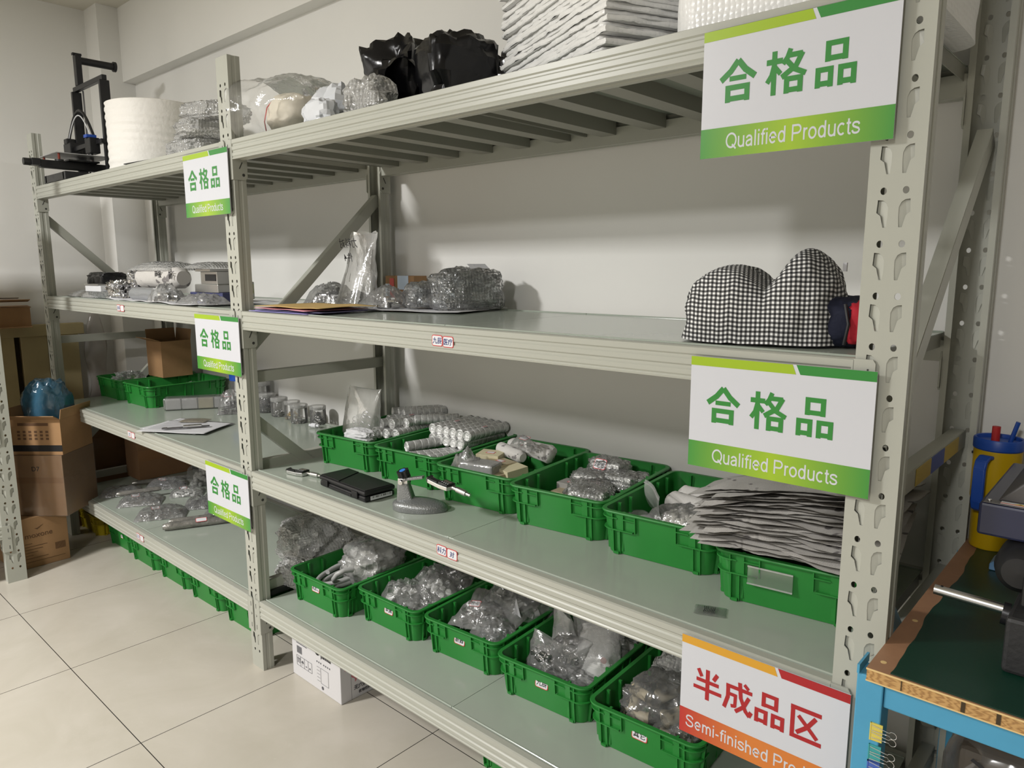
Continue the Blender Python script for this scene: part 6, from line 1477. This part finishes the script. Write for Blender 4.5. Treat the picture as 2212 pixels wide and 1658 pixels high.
for x in (0.045, 0.118, 0.158, 0.212, 0.30): mb.box(x, 0.0002, BZ - 0.0180, x + (0.0012 if x in (0.045, 0.212) else 0.005), 0.002, BZ - 0.003)
mk('core_gap', mb, WOODD, b0)
# mat with a hand-cut wavy left edge
def me_(t): return 0.028 + 0.0028 * math.sin(t * 1.7 + 0.4) + 0.0014 * math.sin(t * 4.3 + 1) + 0.0006 * math.sin(t * 11)
n = 60; edge = [(me_(i / n * 7), 0.003 + (BD - 0.01) * i / n) for i in range(n + 1)]
mk('green_mat', MB().prism(edge + [(BL - 0.01, BD - 0.007), (BL - 0.01, 0.003)], BZ + 0.0002, BZ + 0.0022, 'z'), MAT_, b0)
mb = MB()
for y in (0.030, 0.20, 0.37): mb.cyl((0.014, y, BZ - 0.002), (0.014, y, BZ + 0.0004), 0.0042, n=14)
mk('plugged_screw', mb, PLY, b0)['label'] = 'pale filled screw spots'
for x in (-0.014, BL - 0.03): mk('leg', MB().box(x, 0.006, 0.0, x + 0.036, 0.046, BZ - 0.0155), BLUE, b0, bev=0.002); mk('leg', MB().box(x, BD - 0.05, 0.0, x + 0.036, BD - 0.01, BZ - 0.0215), BLUE, b0, bev=0.002)
mk('leg_lip', MB().box(-0.014, 0.004, BZ - 0.0155, -0.0105, 0.05, BZ - 0.002), BLUE, b0)
mk('apron', MB().box(0.0225, 0.010, BZ - 0.058, BL - 0.032, 0.040, BZ - 0.0212), BLUE, b0, bev=0.002)
mk('apron', MB().box(-0.008, 0.046, BZ - 0.058, 0.016, BD - 0.05, BZ - 0.0212), BLUE, b0, bev=0.002)
mk('apron', MB().box(0.0225, BD - 0.04, BZ - 0.058, BL - 0.032, BD - 0.012, BZ - 0.0212), BLUE, b0, bev=0.002)
# tumbler
CUPY = mat('yellow_cup_enamel', srgb(196, 160, 14), 0.4); CUPB = mat('blue_cup_plastic', srgb(32, 74, 160), 0.4)
o = thing('tumbler', 'yellow tumbler with a blue lid, blue handle, red stopper and blue straw', 'tumbler', (1.958, 0.560, BZ + 0.0026))
o.scale = (0.92, 0.92, 0.98)
mk('body', MB().lathe([(0, 0), (0.036, 0), (0.038, 0.003), (0.039, 0.090), (0.041, 0.096), (0.0445, 0.105), (0.0455, 0.205), (0.0455, 0.208), (0, 0.208)], 40), CUPY, o, smooth=35)
mk('lid', MB().lathe([(0, 0.206), (0.0445, 0.206), (0.0475, 0.210), (0.0475, 0.228), (0.0455, 0.231), (0.042, 0.230), (0.041, 0.224), (0, 0.223)], 40), CUPB, o, smooth=35)
mk('stopper', MB().cyl((-0.006, -0.006, 0.222), (-0.006, -0.006, 0.254), 0.008, n=20), mat('red_silicone', srgb(182, 42, 40), 0.5), o, smooth=40)
mk('straw', MB().tube([(0.020, 0.004, 0.222), (0.031, 0.003, 0.266)], 0.0045, 14), CUPB, o, smooth=40)
hp = [(-0.040, 0.195), (-0.058, 0.197), (-0.072, 0.190), (-0.077, 0.175), (-0.077, 0.11), (-0.072, 0.095), (-0.058, 0.088), (-0.040, 0.094)]
hb = MB()
for k in range(len(hp) - 1): hb.beam((hp[k][0], 0, hp[k][1]), (hp[k + 1][0], 0, hp[k + 1][1]), 0.022, 0.0075, (0, 1, 0)) if False else hb.cbox(((hp[k][0] + hp[k + 1][0]) / 2, 0, (hp[k][1] + hp[k + 1][1]) / 2), (math.dist(hp[k], hp[k + 1]) + 0.004, 0.024, 0.008), Matrix.Rotation(-math.atan2(hp[k + 1][1] - hp[k][1], hp[k + 1][0] - hp[k][0]), 3, 'Y'))
h_ = mk('handle', hb, CUPB, o, bev=0.0025, smooth=50); h_.rotation_euler.z = R(76)
mk('side_screw', MB().cyl((-0.043, -0.012, 0.196), (-0.0465, -0.013, 0.196), 0.0025, n=10), BLACKP, o)
# bench machine
NAVYP = mat('navy_enamel', srgb(36, 40, 66), 0.35, coat=0.2); GREYT = mat('dark_grey_top', srgb(84, 82, 82), 0.45)
o = thing('bench_press', 'dark navy and black bench machine with a steel handle rod', 'machine', (2.004, 0.104, BZ))
mk('head', MB().box(0.0, 0.0, 0.168, 0.45, 0.30, 0.218), NAVYP, o, bev=0.004)
mk('cover', MB().prism([(0.004, 0.2185), (0.30, 0.2185), (0.296, 0.22), (0.006, 0.22)], 0.001, 0.018, 'y'), GREYT, o)
mk('cover', MB().prism([(0.020, 0.219), (0.298, 0.219), (0.298, 0.262), (0.060, 0.262)], 0.02, 0.38, 'y').xf(Matrix.Identity(4)), GREYT, o, bev=0.003)
mk('screw', MB().cyl((0.012, 0.008, 0.220), (0.012, 0.008, 0.2225), 0.0028, n=12), CHROME, o, smooth=40)
s = mk('warning_label', MB().box(0.026, 0.0035, 0.2202, 0.125, 0.0175, 0.2206), WHITE, o)
mk('warning_print', MB().box(0.026, 0.0035, 0.2206, 0.125, 0.0085, 0.2208), mat('salmon_print', srgb(200, 140, 128), 0.5), s)['label'] = 'salmon strip'
mk('warning_triangle', MB().prism([(0.042, 0.0085), (0.058, 0.0085), (0.050, 0.0150)], 0.2206, 0.2209, 'z'), mat('warning_yellow', srgb(204, 180, 50), 0.5), s)['label'] = 'yellow warning triangle'
mk('warning_triangle', MB().prism([(0.0475, 0.0095), (0.0525, 0.0095), (0.050, 0.0125)], 0.2209, 0.2210, 'z'), INKB, s)['label'] = 'black warning mark'
mk('front_motor', MB().lathe([(0, -0.030), (0.022, -0.028), (0.031, -0.018), (0.035, 0), (0.035, 0.05), (0, 0.05)], 32).xf(Matrix.Translation((0.062, -0.005, 0.132)) @ Matrix.Rotation(R(90), 4, 'X') @ Matrix.Rotation(R(180), 4, 'X')), BLACKP, o, smooth=40)
mk('neck', MB().box(0.055, 0.005, 0.10, 0.20, 0.22, 0.17), BLACKP, o, bev=0.006)
mk('base', MB().box(0.058, -0.085, 0.0026, 0.40, 0.20, 0.085), mat('black_cast_iron', (0.022, 0.022, 0.023), 0.55, bs=0.5, bscale=120, bdist=0.002), o, bev=0.006)
mk('column', MB().box(0.068, -0.045, 0.085, 0.30, 0.12, 0.135), BLACKP, o, bev=0.006)
mk('handle_rod', MB().cyl((-0.041, -0.036, 0.079), (0.056, -0.030, 0.073), 0.0075, n=24), mat('brushed_steel', (0.62, 0.62, 0.62), 0.3, 1.0), o, smooth=40)
mk('rod_hole', MB().cyl((-0.031, -0.0354, 0.0855), (-0.031, -0.0354, 0.0868), 0.0018, n=10), INKB, o)
mk('collar', MB().cyl((0.047, -0.031, 0.068), (0.056, -0.0305, 0.067), 0.0165, n=28), BLACKM, o, smooth=40)
tag(mk('blue_bottle', MB().prism([(-0.012, 0), (0.02, 0), (0.02, 0.024), (0.0, 0.024), (-0.012, 0.012)], -0.02, 0.03, 'y'), mat('pale_blue_plastic', srgb(110, 150, 190), 0.4), bev=0.002, loc=(1.994, 0.44, BZ + 0.0025)), 'small pale blue plastic block on the green mat behind the machine', 'block')
# binder clips on the leg
def binder(z, col_, label, x=1.944):
    o = thing('binder_clip', label, 'binder clip', (x, -0.083, z), 0, 'binder clips on the bench leg')
    m = mat('clip_' + label.split()[0], col_, 0.4)
    mk('clip_body', MB().prism([(-0.016, -0.0025), (0.0, -0.0012), (0.0, 0.0002), (-0.016, -0.0002)], -0.0135, 0.0135, 'z').prism([(-0.0165, -0.0030), (-0.0150, -0.0030), (-0.0150, 0.0005), (-0.0165, 0.0005)], -0.0135, 0.0135, 'z'), m, o)
    def loop(dz, out):
        pts = [(-0.014, -0.0028, dz + 0.004), (0.002, -0.0034, dz + 0.0028), (0.010, -0.0036, dz + 0.0022)]
        pts += [(0.014 + 0.0052 * math.cos(t), -0.0036, dz + 0.0052 * math.sin(t)) for t in [R(130 - 26 * k) for k in range(11)]]
        pts += [(0.010, -0.0036, dz - 0.0022), (0.002, -0.0034, dz - 0.0028), (-0.014, -0.0028, dz - 0.004)]
        mk('wire_handle', MB().tube(pts, 0.0006, 6), CHROME, o, smooth=60)
    loop(0.006, 0); loop(-0.005, 0)
    return o
binder(0.703, srgb(206, 190, 90), 'yellow binder clip gripping the bench leg, highest of the column')
binder(0.669, srgb(60, 150, 150), 'teal binder clip gripping the bench leg under the yellow one')
binder(0.645, srgb(70, 96, 176), 'blue binder clip gripping the bench leg, lowest in view')
# bagged goods under the bench
o = tag(mk('storage_bag', blob_mb(0.62, 0.42, 0.72, 241, 0.05, 1.6, 0.35, 0.4, 48, 30), film('under_bench_film', haze=0.25, gloss=0.25, bscale=8, body=(0.30, 0.27, 0.24)), smooth=60, loc=(2.29, 0.20, 0.002)), 'big clear bag with black handwriting under the workbench', 'bag')
mk('contents', MB().box(-0.27, -0.17, 0.01, 0.27, 0.17, 0.66), mat('brown_goods', (0.10, 0.085, 0.07), 0.7), o, bev=0.01)['label'] = 'brown boxed goods'
mk('handwriting', MB().join(text_mb('794', 0.055, 0.002, shear=0.1), Matrix.Translation((-0.22, -0.212, 0.640)) @ Matrix.Rotation(R(28), 4, 'Y')), INKB, o)
